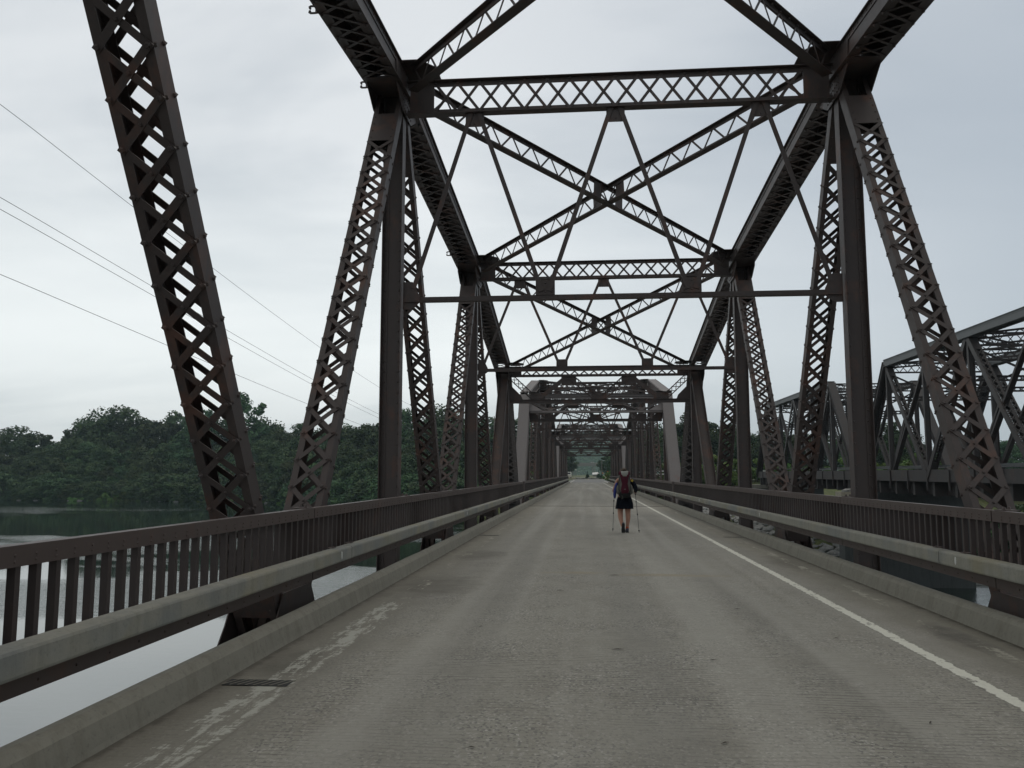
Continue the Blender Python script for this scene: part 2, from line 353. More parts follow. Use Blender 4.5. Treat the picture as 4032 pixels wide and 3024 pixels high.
# ------------------------------------------------------------------ built-up steel members
def laced(mb, p0, p1, a, Wd, D, pitch, barw=.06, dbl=True, faces=(1, -1), tie=(0, 0), off=(0, 0), leg=.09, t=.012, riv=True, skin=0.0):
    """two flanged webs Wd apart along a, D deep along b, joined by lacing bars"""
    p0 = Vector(p0); p1 = Vector(p1); u = p1-p0; ln = u.length; u.normalize()
    a = Vector(a); a = (a-u*a.dot(u)).normalized(); b = u.cross(a)
    mid = (p0+p1)/2
    for s in (1, -1):
        mb.box(mid + a*s*(Wd/2-t/2), ln/2, t/2, D/2, (u, a, b))
    lev = []
    for f in faces:
        bl = f*D/2
        for s in (1, -1):
            mb.box(mid + a*s*(Wd/2-leg/2-t) + b*(bl - (f*t/2 if f else 0)), ln/2, leg/2, t/2, (u, a, b))
        z = bl + (f*.007 if f else .013)
        nrm = b*(f if f else 1)
        l0 = off[0]; l1 = ln-off[1]
        for (s0, s1) in ((l0, l0+tie[0]), (l1-tie[1], l1)):
            if s1-s0 > .05:
                mb.box(p0 + u*((s0+s1)/2) + b*z, (s1-s0)/2, Wd/2-.004, .006, (u, a, b))
                if riv:
                    k = max(2, int((s1-s0)/.16))
                    for i in range(k):
                        for s in (1, -1):
                            mb.cap(p0 + u*(s0+(i+.5)*(s1-s0)/k) + a*s*(Wd/2-.05) + b*(z) + nrm*.006, nrm, .016, .012)
        s0 = l0+tie[0]+.02; s1 = l1-tie[1]-.02; n = max(1, round((s1-s0)/pitch)); pp = (s1-s0)/n
        w = Wd/2 - leg*.5
        for i in range(n):
            sg = [(1, -1)] if dbl is False and i % 2 == 0 else ([(-1, 1)] if dbl is False else [(1, -1), (-1, 1)])
            for j, (q0, q1) in enumerate(sg):
                c0 = p0 + u*(s0+i*pp) + a*q0*w + b*(z + nrm.dot(b)*j*.008)
                c1 = p0 + u*(s0+(i+1)*pp) + a*q1*w + b*(z + nrm.dot(b)*j*.008)
                d = (c1-c0); dl = d.length; d.normalize(); e = b.cross(d)
                mb.box((c0+c1)/2, dl/2+.03, barw/2, .0035, (d, e, b))
            if riv:
                for q in (1, -1): mb.cap(p0 + u*(s0+i*pp) + a*q*w + b*z + nrm*.012, nrm, .026, .016)
                if dbl: mb.cap(p0 + u*(s0+(i+.5)*pp) + b*z + nrm*.012, nrm, .02, .014)
        if riv and f:                                   # heads showing on the outer side of the webs
            for i in range(n):
                for s in (1, -1): mb.cap(p0 + u*(s0+i*pp) + a*s*(Wd/2) + b*f*(D/2-.03), a*s, .022, .016)
def hsec(mb, p0, p1, a, Wd, D, riv=True, t=.012):
    """flanges Wd apart along a and D wide along b, one solid web between"""
    p0 = Vector(p0); p1 = Vector(p1); u = p1-p0; ln = u.length; u.normalize()
    a = Vector(a); a = (a-u*a.dot(u)).normalized(); b = u.cross(a); mid = (p0+p1)/2
    for s in (1, -1): mb.box(mid + a*s*(Wd/2-t/2), ln/2, t/2, D/2, (u, a, b))
    mb.box(mid, ln/2, Wd/2-t, t/2, (u, a, b))
    for s in (1, -1):
        for f in (1, -1): mb.box(mid + a*s*(Wd/2-t-.04) + b*f*(t/2+.005), ln/2, .04, .005, (u, a, b))
    if riv:
        n = int(ln/.17)
        for i in range(n):
            for s in (1, -1):
                for f in (1, -1):
                    mb.cap(p0 + u*((i+.5)*ln/n) + a*s*(Wd/2-t-.04) + b*f*(t/2+.01), b*f, .017, .012)
def chordbox(mb, p0, p1, a, Wd, D, topn, pitch=.36, riv=True, skin=0.0, tie=.95):
    """box with solid riveted cover on the topn side, laced below; webs Wd apart"""
    p0 = Vector(p0); p1 = Vector(p1); u = p1-p0; ln = u.length; u.normalize()
    a = Vector(a); b = u.cross(a)
    if b.dot(Vector(topn)) < 0: b = -b
    mid = (p0+p1)/2; t = .014; Wd = Wd - skin
    for s in (1, -1): mb.box(mid + a*s*(Wd/2-t/2), ln/2, t/2, D/2, (u, a, b))
    mb.box(mid + b*(D/2+t/2+.001), ln/2, Wd/2+.045, t/2, (u, a, b))
    for s in (1, -1):
        mb.box(mid + a*s*(Wd/2-.0) - b*(D/2-.006) , ln/2, .075, .006, (u, a, b))
        mb.box(mid + a*s*(Wd/2+.03) + b*(D/2-.011), ln/2, .028, .007, (u, a, b))
        mb.box(mid + a*s*(Wd/2+.008) + b*(D/2-.055), ln/2, .006, .045, (u, a, b))
        mb.box(mid + a*s*(Wd/2+.008) - b*(D/2-.055), ln/2, .006, .045, (u, a, b))
    if riv:
        n = int(ln/.2)
        for i in range(n):
            for s in (1, -1):
                mb.cap(p0 + u*((i+.5)*ln/n) + a*s*(Wd/2+.015) + b*(D/2+t+.001), b, .018, .013)
                mb.cap(p0 + u*((i+.5)*ln/n) + a*s*(Wd/2+.014) + b*(D/2-.055), a*s, .016, .012)
    zf = -(D/2+.006)
    for s0, s1 in ((.1, tie), (ln-tie, ln-.1)):
        mb.box(p0 + u*((s0+s1)/2) + b*zf, (s1-s0)/2, Wd/2+.06, .006, (u, a, b))
    s0 = tie+.02; s1 = ln-tie-.02; n = max(1, round((s1-s0)/pitch)); pp = (s1-s0)/n; w = Wd/2
    for i in range(n):
        for j, (q0, q1) in enumerate(((1, -1), (-1, 1))):
            c0 = p0 + u*(s0+i*pp) + a*q0*w + b*(zf-j*.008); c1 = p0 + u*(s0+(i+1)*pp) + a*q1*w + b*(zf-j*.008)
            d = c1-c0; dl = d.length; d.normalize(); e = b.cross(d)
            mb.box((c0+c1)/2, dl/2+.03, .026, .0035, (d, e, b))
        if riv:
            for q in (1, -1): mb.cap(p0 + u*(s0+i*pp) + a*q*(w+.03) + b*(zf-.008), -b, .03, .03)

# ------------------------------------------------------------------ the truss span
HALF_IN = 3.60
SP = 49.10; PN = 9.82; HP = PN/2
UZ = [5.94, 7.70, 8.42, 7.70, 5.94]
LZ = -.50
def U(k): return HP + k*PN, UZ[k]
def Lo(k): return k*PN, LZ
def truss_span():
    root = empty('truss_span')
    X = Vector((1, 0, 0))
    for s in (-1, 1):
        xc = s*3.835
        def P(y, z, dx=0): return (xc+s*dx, y, z)
        # top chords
        for k in range(4):
            mb = MB(); y0, z0 = U(k); y1, z1 = U(k+1)
            chordbox(mb, P(y0, z0-.225), P(y1, z1-.225), X, .47, .42, (0, 0, 1), skin=.004*(k % 2))
            mb.build('top_chord', M_ST, root)
        for (k, l) in ((0, 0), (4, 5)):
            mb = MB(); y0, z0 = U(k); y1, z1 = Lo(l)
            u = Vector((0, y1-y0, z1-(z0-.225))).normalized()
            pa = Vector(P(y0, z0-.225)); pb = Vector(P(y1, z1))
            chordbox(mb, pa + u*.05, pb, X, .464, .42, (0, (-1 if k == 0 else 1), 1), tie=.9)
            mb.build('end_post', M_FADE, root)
        # bottom chord
        for k in range(5):
            mb = MB(); y0, _ = Lo(k); y1, _ = Lo(k+1)
            laced(mb, P(y0, LZ-.05), P(y1, LZ-.05), X, .40 + .004*(k % 2), .36, .5, tie=(.8, .8), riv=False)
            mb.build('bottom_chord', M_ST, root)
        # vertical posts at the upper nodes
        for k in range(5):
            mb = MB(); y0, z0 = U(k)
            hsec(mb, (s*3.79, y0, LZ-.2), (s*3.79, y0, z0-.3), X, .335, .23)
            mb.build('vertical_post', M_ST, root)
        # diagonals
        for k in range(5):
            for l in (k, k+1):
                if (k, l) in ((0, 0), (4, 5)): continue
                y0, z0 = Lo(l); y1, z1 = U(k); z1 -= .32
                mb = MB(); sk = .008 if l == k else 0
                if (k, l) in ((0, 1), (4, 4)):
                    hsec(mb, (s*(3.80), y0, z0), (s*3.80, y1, z1), X, .36-sk, .26)
                else:
                    dd = .19
                    laced(mb, P(y0, z0), P(y1, z1), X, .445-sk, dd, .37 if k == 2 else .355, barw=.060, tie=(.55, .7), off=(.75, .75), leg=.066)
                o = mb.build('diagonal', M_ST, root)
                if (k, l) == (0, 1): SKIP.add(o)
        # gusset plates, inner and outer
        for k in range(5):
            y0, z0 = U(k)
            for xi, th in ((3.583, .012), (4.078, .012)):
                mb = MB(); e = .85 if 0 < k < 4 else .7
                sl0 = (UZ[k]-UZ[k-1])/PN if k > 0 else (z0-LZ)/HP*.9
                sl1 = (UZ[k+1]-UZ[k])/PN if k < 4 else -(z0-LZ)/HP*.9
                dl = -.06 - abs(sl0)*e if k > 0 else -.06-.55; dr = -.06 - abs(sl1)*e if k < 4 else -.06-.55
                poly = [(y0-e, z0+dl), (y0, z0-.05), (y0+e, z0+dr), (y0+e*.9, z0-.52+min(0, dr)*.3), (y0+e*.4, z0-.80), (y0-e*.4, z0-.80), (y0-e*.9, z0-.52+min(0, dl)*.3)]
                mb.prism(poly, 0, s*xi, s*(xi+th))
                for i in range(7):
                    for j in range(3):
                        mb.cap((s*(xi if xi < 3.8 else xi+th), y0-e*.35+i*e*.7/6, z0-.50-j*.11), (-s if xi < 3.8 else s, 0, 0), .017, .012)
                o = mb.build('gusset_plate', M_ST, root)
        for l in range(6):
            y0, z0 = Lo(l)
            for xi in (3.580, 4.082):
                mb = MB()
                poly = [(y0-1.0, -.72), (y0-1.0, -.40), (y0-.62, .02), (y0-.42, .31), (y0+.42, .31), (y0+.62, .02), (y0+1.0, -.40), (y0+1.0, -.72)]
                if l == 5: poly = [(y0-1.25, -.72), (y0-1.25, -.30), (y0-.95, .10), (y0-.35, .31), (y0+.35, .31), (y0+.35, -.72)]
                if l == 0: poly = [(y0-.35, -.72), (y0-.35, .31), (y0+.35, .31), (y0+.95, .10), (y0+1.25, -.30), (y0+1.25, -.72)]
                mb.prism(poly, 0, s*xi, s*(xi+.012))
                for q in (-1, 1):
                    for i in range(4):
                        mb.cap((s*(xi if xi < 3.8 else xi+.012), y0+q*(.28+.09*i), -.05+.0*i+.06*i*(-1)), (-s if xi < 3.8 else s, 0, 0), .02, .014)
                mb.build('gusset_plate', M_ST, root)
        # clevis hangers on the outer top flange, left truss only
        if s < 0:
            for yy in (21.4, 24.0, 32.7):
                mb = MB(); k = 1 if yy < 24.55 else 2
                f = (yy-U(k)[0])/PN; zz = U(k)[1]*(1-f)+U(k+1)[1]*f-.40
                for q in (-.05, .05):
                    mb.tube([(-4.12, yy, zz+q*.9), (-4.17, yy, zz+q), (-4.235, yy, zz+q), (-4.255, yy, zz+q*.75), (-4.25, yy, zz+q*.45), (-4.232, yy, zz+q*.3)], .015, 6)
                mb.tube([(-4.16, yy, zz-.05), (-4.16, yy, zz+.05)], .012, 6)
                mb.build('cable_hanger', M_ST, root)
    # transverse frames
    H = 3.575
    def rod(name, p, q, w=.075):
        mb = MB(); p = Vector(p); q = Vector(q); u = (q-p).normalized(); yv = Vector((0, 1, 0))
        yv = (yv-u*yv.dot(u)).normalized(); v = u.cross(yv)
        mb.box((p+q)/2 - yv*.006, (q-p).length/2, w/2, .006, (u, v, yv))
        mb.box((p+q)/2 + yv*.04, (q-p).length/2, .006, .038, (u, v, yv))
        mb.build(name, M_ST, root)
    def plate(name, c, hw, hz, t=.008, e=None, rv=True):
        """small plate in the frame plane: e = (down dir)"""
        mb = MB(); c = Vector(c); e = Vector(e).normalized() if e else Vector((0, 0, 1)); n = X.cross(e)
        mb.box(c, hw, t, hz, (X, n, e))
        if rv:
            for i in (-1, 0, 1):
                for j in (-1, 1):
                    for q in (-1, 1): mb.cap(c + X*i*hw*.7 + e*j*hz*.6 + n*q*t, n*q, .016, .012)
        mb.build(name, M_ST, root)
    for k in range(5):
        y0, z0 = U(k)
        dpt = .60 if k == 2 else (.52 if k in (1, 3) else .42)
        zt = z0 - (.17 if k == 2 else .14)
        mb = MB()
        laced(mb, (-H, y0, zt-dpt/2), (H, y0, zt-dpt/2), (0, 0, 1), dpt, .19, .377 if dpt > .4 else .42, barw=.05, faces=(0,), tie=(.42, .42), off=(.05, .05), leg=.085)
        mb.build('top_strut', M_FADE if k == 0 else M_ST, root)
        zb = zt-dpt
        # horizontal gusset under the chord joining strut and laterals
        for s in (-1, 1):
            mb = MB(); zz = z0-.03
            pts = [(s*3.60, y0-.55), (s*3.28, y0-.55), (s*3.02, y0-.25), (s*3.02, y0+.25), (s*3.28, y0+.55), (s*3.60, y0+.55)]
            mb.add([(x, y, zz) for x, y in pts] + [(x, y, zz-.012) for x, y in pts], [tuple(range(6)), tuple(range(11, 5, -1))]+[(i, (i+1) % 6, (i+1) % 6+6, i+6) for i in range(6)])
            mb.build('lateral_gusset', M_ST, root)
        zk = 4.42 if k in (0, 2, 4) else 4.445
        if 0 < k < 4:
            mb = MB(); mb.bb(-H, H, y0-.006, y0+.006, zk-.05, zk+.04); mb.bb(-H, H, y0-.06, y0-.006, zk-.05, zk-.04); mb.bb(-H, H, y0+.006, y0+.06, zk-.05, zk-.04)
            mb.build('sway_bar', M_ST, root)
            for x in (-2.4, 0, 2.4): plate('sway_plate', (x, y0-.012, zb-.10), .155, .14)
            for x in (-1.2, 1.2): plate('sway_plate', (x, y0-.012, zk+.16), .16, .125)
            for s in (-1, 1):
                mb = MB(); pts = [(s*3.6, zk-.17), (s*3.6, zk+.30), (s*3.44, zk+.30), (s*3.32, zk+.06), (s*3.32, zk-.06), (s*3.46, zk-.17)]
                mb.add([(x, y0-.02, z) for x, z in pts]+[(x, y0-.008, z) for x, z in pts], [tuple(range(6)), tuple(range(11, 5, -1))]+[(i, (i+1) % 6, (i+1) % 6+6, i+6) for i in range(6)])
                mb.build('sway_plate', M_ST, root)
                rod('sway_brace', (s*2.45, y0-.03, zb+.02), (s*3.42, y0-.03, zk+.18))
                rod('sway_brace', (s*2.33, y0-.03, zb+.02), (s*1.26, y0-.03, zk+.10))
                rod('sway_brace', (s*.07, y0-.03, zb+.02), (s*1.14, y0-.03, zk+.10))
        else:
            # deeper frame at the end panel points: M-shaped bracing over a low strut
            mb = MB(); mb.bb(-H, H, y0-.006, y0+.006, zk-.11, zk+.03)
            for q in (-.112, .03): mb.bb(-H, H, y0-.06, y0+.06, zk+q, zk+q+.012)
            mb.build('sway_bar', M_ST, root)
            for x in (-1.2, 1.2): plate('sway_plate', (x, y0-.012, zb-.16), .30, .19)
            for x in (-2.45, 0, 2.45): plate('sway_plate', (x, y0-.012, zk+.16), .30, .13)
            for s in (-1, 1):
                mb = MB(); pts = [(s*3.6, zk+.03), (s*3.6, zk+.62), (s*3.54, zk+.62), (s*3.12, zk+.2), (s*3.05, zk+.03)]
                mb.add([(x, y0-.02, z) for x, z in pts]+[(x, y0-.008, z) for x, z in pts], [tuple(range(5)), tuple(range(9, 4, -1))]+[(i, (i+1) % 5, (i+1) % 5+5, i+5) for i in range(5)])
                mb.build('knee_plate', M_ST, root)
                for q, (xa, xb) in enumerate(((3.5, 2.6), (1.3, 2.35), (1.1, .15))):
                    if q == 1: rod('sway_brace', (s*xa, y0-.03, zb-.02), (s*xb, y0-.03, zk+.1), .17)
                    else:
                        mb = MB(); laced(mb, (s*xa, y0, zb-.02), (s*xb, y0, zk+.1), (0, 0, 1), .24, .14, .24, .028, True, (0,), riv=False, leg=.03, t=.009)
                        mb.build('sway_brace', M_ST, root)
    # inclined portals in the plane of the end posts
    for k, sg in ((0, -1),):
        y0, z0 = U(k); z0 -= .225; yl, zl = Lo(0 if k == 0 else 5)
        e = Vector((0, yl-y0, zl-z0)).normalized(); n = X.cross(e)
        base = Vector((0, y0, z0))
        def Q(x, d): return base + X*x + e*d
        dz = (z0-4.80)/-e.z
        mb = MB(); laced(mb, Q(-H, .30), Q(H, .30), e, .40, .2, .40, .05, True, (0,), tie=(.65, .65), leg=.08)
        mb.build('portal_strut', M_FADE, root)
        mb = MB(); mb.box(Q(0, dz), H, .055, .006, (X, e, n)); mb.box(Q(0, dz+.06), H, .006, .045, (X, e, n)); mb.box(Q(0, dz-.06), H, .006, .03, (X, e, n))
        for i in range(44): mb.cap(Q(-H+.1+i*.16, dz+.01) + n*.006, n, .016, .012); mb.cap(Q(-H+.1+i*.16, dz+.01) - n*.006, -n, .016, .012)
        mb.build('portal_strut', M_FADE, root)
        for x in (-2.42, 0, 2.42): plate('portal_plate', Q(x, dz-.17), .28, .13, e=e)
        for x in (-1.2, 1.2): plate('portal_plate', Q(x, .60), .26, .10, e=e)
        for s in (-1, 1):
            mb = MB(); pp = [Q(s*3.58, dz+.05), Q(s*3.58, dz-.62), Q(s*3.5, dz-.62), Q(s*2.85, dz-.1), Q(s*2.85, dz+.05)]
            mb.add([p+n*.006 for p in pp]+[p-n*.006 for p in pp], [tuple(range(5)), tuple(range(9, 4, -1))]+[(i, (i+1) % 5, (i+1) % 5+5, i+5) for i in range(5)])
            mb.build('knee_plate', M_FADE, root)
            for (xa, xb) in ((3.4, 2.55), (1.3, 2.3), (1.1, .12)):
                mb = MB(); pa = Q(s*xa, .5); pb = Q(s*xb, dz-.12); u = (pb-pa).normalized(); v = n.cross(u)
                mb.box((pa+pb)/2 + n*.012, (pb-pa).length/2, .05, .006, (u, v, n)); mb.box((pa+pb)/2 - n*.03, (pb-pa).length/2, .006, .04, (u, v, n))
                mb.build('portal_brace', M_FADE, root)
    # top lateral bracing
    for k in range(4):
        y0, z0 = U(k); y1, z1 = U(k+1)
        for s in (-1, 1):
            mb = MB(); o = .006*s
            a = Vector((s*3.42, y0+.28, z0-.24-.012+o)); b2 = Vector((-s*3.42, y1-.28, z1-.24-.012+o))
            laced(mb, a, b2, (0, 0, 1), .42, .17, .30, .04, False, (0,), leg=.07, t=.011)
            u = (b2-a).normalized(); mid = (a+b2)/2; zz = Vector((0, 0, 1)); zz = (zz-u*zz.dot(u)).normalized(); q = u.cross(zz)
            for d in (-.42, .42): mb.box(mid + u*d + q*(.02), .14, .19, .005, (u, zz, q))
            mb.build('lateral_brace', M_ST, root)
    # floor system
    for i in range(11):
        y0 = i*HP; mb = MB()
        yy = min(max(y0, .12), SP-.12)
        mb.bb(-3.57, 3.57, yy-.008, yy+.008, -1.15, -.33); mb.bb(-3.57, 3.57, yy-.14, yy+.14, -.33, -.305); mb.bb(-3.57, 3.57, yy-.14, yy+.14, -1.175, -1.15)
        mb.build('floor_beam', M_ST, root)
    for x in (-2.6, -1.3, 0, 1.3, 2.6):
        mb = MB(); mb.bb(x-.006, x+.006, .3, SP-.3, -.72, -.32); mb.bb(x-.09, x+.09, .3, SP-.3, -.318, -.30+.012); mb.bb(x-.09, x+.09, .3, SP-.3, -.745, -.72)
        mb.build('stringer', M_ST, root)
    return root

SPANS = [13.56-HP-2*PN, 40.3, 91.5]
span1 = truss_span(); span1.location = (0, SPANS[0], 0)
tag(span1, 'dark brown riveted steel truss overhead and on both sides, nearest span of the road bridge', 'bridge truss', 'truss spans of the road bridge')
for i, lb in ((1, 'middle brown truss span with pale sloping end posts just beyond the first road joint'), (2, 'farthest brown steel truss span framing the green opening at the end of the road')):
    c = copy_tree(span1); c.location = (0, SPANS[i], 0); tag(c, lb, 'bridge truss', 'truss spans of the road bridge')

# ------------------------------------------------------------------ deck, kerbs, markings
def sheet(name, x0, x1, y0, y1, z, mat, seg=1, kind='structure', parent=None):
    mb = MB(); n = seg
    for i in range(n+1):
        y = y0+(y1-y0)*i/n; mb.v += [(x0, y, z), (x1, y, z)]
    mb.f = [(2*i, 2*i+1, 2*i+3, 2*i+2) for i in range(n)]
    o = mb.build(name, mat, parent)
    uv = o.data.uv_layers.new(name='UVMap')
    for p in o.data.polygons:
        for li in p.loop_indices:
            v = o.data.vertices[o.data.loops[li].vertex_index].co
            uv.data[li].uv = ((v.x-x0)/(x1-x0), v.y)
    if kind and not parent: o['kind'] = kind
    return o
DECK0, DECK1 = -11.4, 141.0
mb = MB()
gaps = [(38.70, 39.02), (90.2, 90.5)]
segs = [(DECK0, 38.93), (38.985, 90.33), (90.38, DECK1)]
for a, b2 in segs: mb.bb(-3.37, 3.37, a, b2, -.26, 0)
o = mb.build('bridge_deck', M_ROAD); o['kind'] = 'structure'
mb = MB()
for y in (38.9575, 90.355): mb.bb(-3.22, 3.22, y-.15, y+.15, -.2, .0045)
o = mb.build('expansion_joint', M_DARK); o['kind'] = 'structure'
# kerbs: worn rounded concrete section
for s, nm in ((-1, 'kerb_left'), (1, 'kerb_right')):
    prof = [(3.195, -.02), (3.212, .03), (3.226, .09), (3.242, .150), (3.272, .186), (3.31, .200), (3.355, .200), (3.383, .182), (3.386, -.27), (3.23, -.27)]
    mb = MB()
    for a, b2 in segs:
        ys = list(np.arange(a, min(b2, 45), .22)) + list(np.arange(max(a, 45), b2, 1.5)) + [b2]
        ys = sorted(set(ys)); rings = []
        for y in ys:
            r = []
            for i, (x, z) in enumerate(prof):
                d = noise.noise(Vector((s*5+x*2.0, y*.9, z*3)))*.007 + noise.noise(Vector((s*9+x*9, y*4.0, z*9)))*.003
                jb = .0
                r.append((s*(x-d if i < 6 else x+d*.6), y, z+d*.5 if i > 2 and i < 8 else z))
            rings.append(r)
        mb.loft(rings)
    o = mb.build(nm, M_KERB); fix_normals(o); o['kind'] = 'structure'
    md = o.modifiers.new('e', 'EDGE_SPLIT') if False else None
sheet('white_line', 2.19, 2.32, DECK0, DECK1, .0015, M_LINE, 60)
sheet('faded_line', -2.95, -2.62, DECK0, 9.8, .0015, M_OLD, 60)
sheet('faded_line', -2.90, -2.68, 9.8, DECK1, .0015, M_OLDR, 60)
sheet('faint_line', 2.78, 2.98, DECK0, DECK1, .0015, M_OLDR, 60)
# drains
def drain(y, s, label):
    t = empty('drain_grate', (s*2.92, y, 0))
    mb = MB(); mb.bb(-.235, .235, -.085, .085, .0045, .0055); mb.build('drain_opening', M_BLACK, t)
    mb = MB()
    for i in range(8): mb.box((-.205+i*.059, 0, .0075), .0045, .088, .0015, (Vector((.90, -.43, 0)), Vector((.43, .90, 0)), Vector((0, 0, 1))))
    mb.build('grate_bar', M_KERB, t)
    tag(t, label, 'drain', 'drains along the kerbs')
drain(5.98, -1, 'rectangular drain grate across the faded line in the left foreground of the road')
drain(20.4, -1, 'small dark drain slot by the left kerb farther along the road')
drain(20.3, 1, 'small dark drain slot by the right kerb beyond the white line')
# leaves and twigs lying on the road
mb = MB()
for (x, y, a, l) in ((-.30, 7.35, .1, .10), (.45, 7.0, .3, .07), (-.15, 12.6, .1, .16), (-.9, 10.9, 0, .10), (1.1, 9.6, .2, .08), (.2, 4.9, .6, .06), (-1.2, 4.7, .2, .05), (1.7, 8.0, .4, .05), (1.5, 5.4, 1, .05), (-1.6, 8.3, .7, .05)):
    d = Vector((math.cos(a), math.sin(a), 0)); e = Vector((-d.y, d.x, 0)); c = Vector((x, y, .006))
    mb.add([c-d*l*.6, c-e*l*.13+Vector((0, 0, .004)), c+d*l*.6, c+e*l*.14+Vector((0, 0, .002)), c+Vector((0, 0, .009))], [(0, 1, 4), (1, 2, 4), (2, 3, 4), (3, 0, 4)])
o = mb.build('leaf_litter', simple('dead_leaf', (.05, .042, .032), .8)); tag(o, 'small dark dead leaves lying scattered on the road', 'leaf litter', kind='stuff')

# ------------------------------------------------------------------ railings and guard beams
def railing(s, y0, y1, near, label):
    t = empty('bridge_railing', (s*3.46, (y0+y1)/2, 0)); ox, oy = s*3.46, (y0+y1)/2
    def rel(mb, name, mat, par=t):
        mb.v = [(x-ox, y-oy, z) for x, y, z in mb.v]; return mb.build(name, mat, par)
    # top rail: channel in pieces with small gaps
    cuts = [y0+.1]; y = y0
    nodes = [y0 + HP*i for i in range(11)]
    for a, b2 in zip(nodes[:-1], nodes[1:]):
        mb = MB(); a2 = a+.012; b3 = b2-.012
        xi, xo = s*3.42, s*3.505
        mb.bb(xi, xi+s*.010, a2, b3, 1.032, 1.130); mb.bb(xi, xo, a2, b3, 1.130, 1.140); mb.bb(xi+s*.01, xo, a2, b3, 1.032, 1.041)
        if near:
            n = int((b3-a2)/.165)
            for i in range(n):
                for z in (1.058, 1.088): mb.cap((xi, a2+(i+.5)*.165, z), (-s, 0, 0), .0095, .006)
        rel(mb, 'top_rail', M_RAIL)
        mb = MB(); mb.bb(s*3.425, s*3.437, a2, b3, .385, .500); mb.bb(s*3.437, s*3.505, a2, b3, .385, .395)
        if near:
            for i in range(int((b3-a2)/.33)): mb.cap((s*3.425, a2+(i+.5)*.33, .43), (-s, 0, 0), .010, .007)
        rel(mb, 'bottom_rail', M_RAIL)
    # balusters: small angles
    n = int((y1-y0-.2)/.165); ys = [y0+.1+(i+.5)*.165 for i in range(n)]
    if near:
        vis = sorted(ys, key=lambda q: abs(q-6.5) if q > 3.4 else 99)[:100]
        vs = set(vis)
        proto = None
        for q in vis:
            if proto is None:
                mb = MB(); mb.bb(s*3.436, s*3.476, -.020, -.011, .39, 1.12); mb.bb(s*3.430, s*3.436, -.020, .020, .39, 1.12)
                mb.v = [(x-ox, y, z) for x, y, z in mb.v]
                proto = mb.build('baluster', M_BAL, t); o = proto
            else:
                o = proto.copy(); scene.collection.objects.link(o); o.parent = t
            o.location = (0, q-oy, 0)
        rest = [q for q in ys if q not in vs]
    else: rest = ys
    mb = MB()
    for q in rest: mb.bb(s*3.436, s*3.476, q-.020, q-.011, .39, 1.12); mb.bb(s*3.430, s*3.436, q-.02, q+.02, .39, 1.12)
    o = rel(mb, 'balusters', M_BAL); o['kind'] = 'stuff'
    for a in (y0+.05, y1-.05):
        mb = MB(); mb.bb(s*3.43, s*3.53, a-.05, a+.05, -.3, 1.128); rel(mb, 'rail_post', M_RAIL)
    for i, a in enumerate(nodes[1:-1]):
        mb = MB(); mb.bb(s*3.44, s*3.60, a-.20, a-.02, 1.142, 1.150); mb.cap((s*3.47, a-.15, 1.15), (0, 0, 1), .022, .03); mb.cap((s*3.55, a-.08, 1.15), (0, 0, 1), .022, .03)
        rel(mb, 'rail_bracket', M_RAIL)
    tag(t, label, 'railing', 'steel railings of the bridge')
def guard(s, y0, y1, jt, label):
    t = empty('guard_beam', (s*3.34, (y0+y1)/2, .6)); ox, oy = s*3.34, (y0+y1)/2
    js = [y0]+[y for y in jt if y0+.5 < y < y1-.5]+[y1]
    for a, b2 in zip(js[:-1], js[1:]):
        mb = MB(); xi, xo, z0, z1, r = 3.262, 3.418, .522, .672, .022
        prof = [(xi, z0+r), (xi+.004, z0+.008), (xi+r, z0), (xo-r, z0), (xo, z0+r), (xo, z1-r), (xo-r, z1), (xi+r, z1), (xi+.006, z1-.007), (xi, z1-r)]
        rings = []
        k = max(2, int((b2-a)/.7))
        for i in range(k+1):
            y = a+.008+(b2-a-.016)*i/k; d = noise.noise(Vector((s*3, y*.5, 0)))*.006
            rings.append([(s*(x+d)-ox, y-oy, z-.6+d*.5) for x, z in prof])
        mb.loft(rings); o = mb.build('beam_section', M_GUARD, t); fix_normals(o)
        mb = MB(); mb.bb(s*3.275-ox, s*3.405-ox, b2-.1-oy, b2+.1-oy, .55-.6, .662-.6)
        for q in (-.35, .35):
            mb.bb(s*3.36-ox, s*3.44-ox, b2+q-.05-oy, b2+q+.05-oy, .674-.6, .680-.6); mb.cap((s*3.38-ox, b2+q-oy, .08), (0, 0, 1), .014, .014)
        if b2 < y1-.5: mb.build('splice_bracket', M_RAIL, t)
        # reflector patches
        if b2 < y1-.5:
            mb = MB(); c = Vector((s*3.254-ox, b2-.42-oy, .0)); n = 12
            mb.add([c + Vector((0, .017*math.cos(2*math.pi*i/n), .042*math.sin(2*math.pi*i/n))) for i in range(n)] + [c + Vector((s*.012, .017*math.cos(2*math.pi*i/n), .042*math.sin(2*math.pi*i/n))) for i in range(n)], [tuple(range(n))]+[(i, (i+1) % n, (i+1) % n+n, i+n) for i in range(n)])
            mb.build('reflector', M_WHITEP, t)
    for i in range(10):
        yy = y0 + HP*(i+.5) if i < 10 else 0
        mb = MB(); mb.bb(s*3.42-ox, s*3.61-ox, yy-.06-oy, yy+.06-oy, .50-.6, .512-.6); mb.build('beam_bracket', M_RAIL, t)
    tag(t, label, 'guard rail', 'pale guard beams in front of the railings')
JT = [9.55+9.82*i for i in range(-3, 15)]
ordn = ['nearest span', 'middle span', 'farthest span']
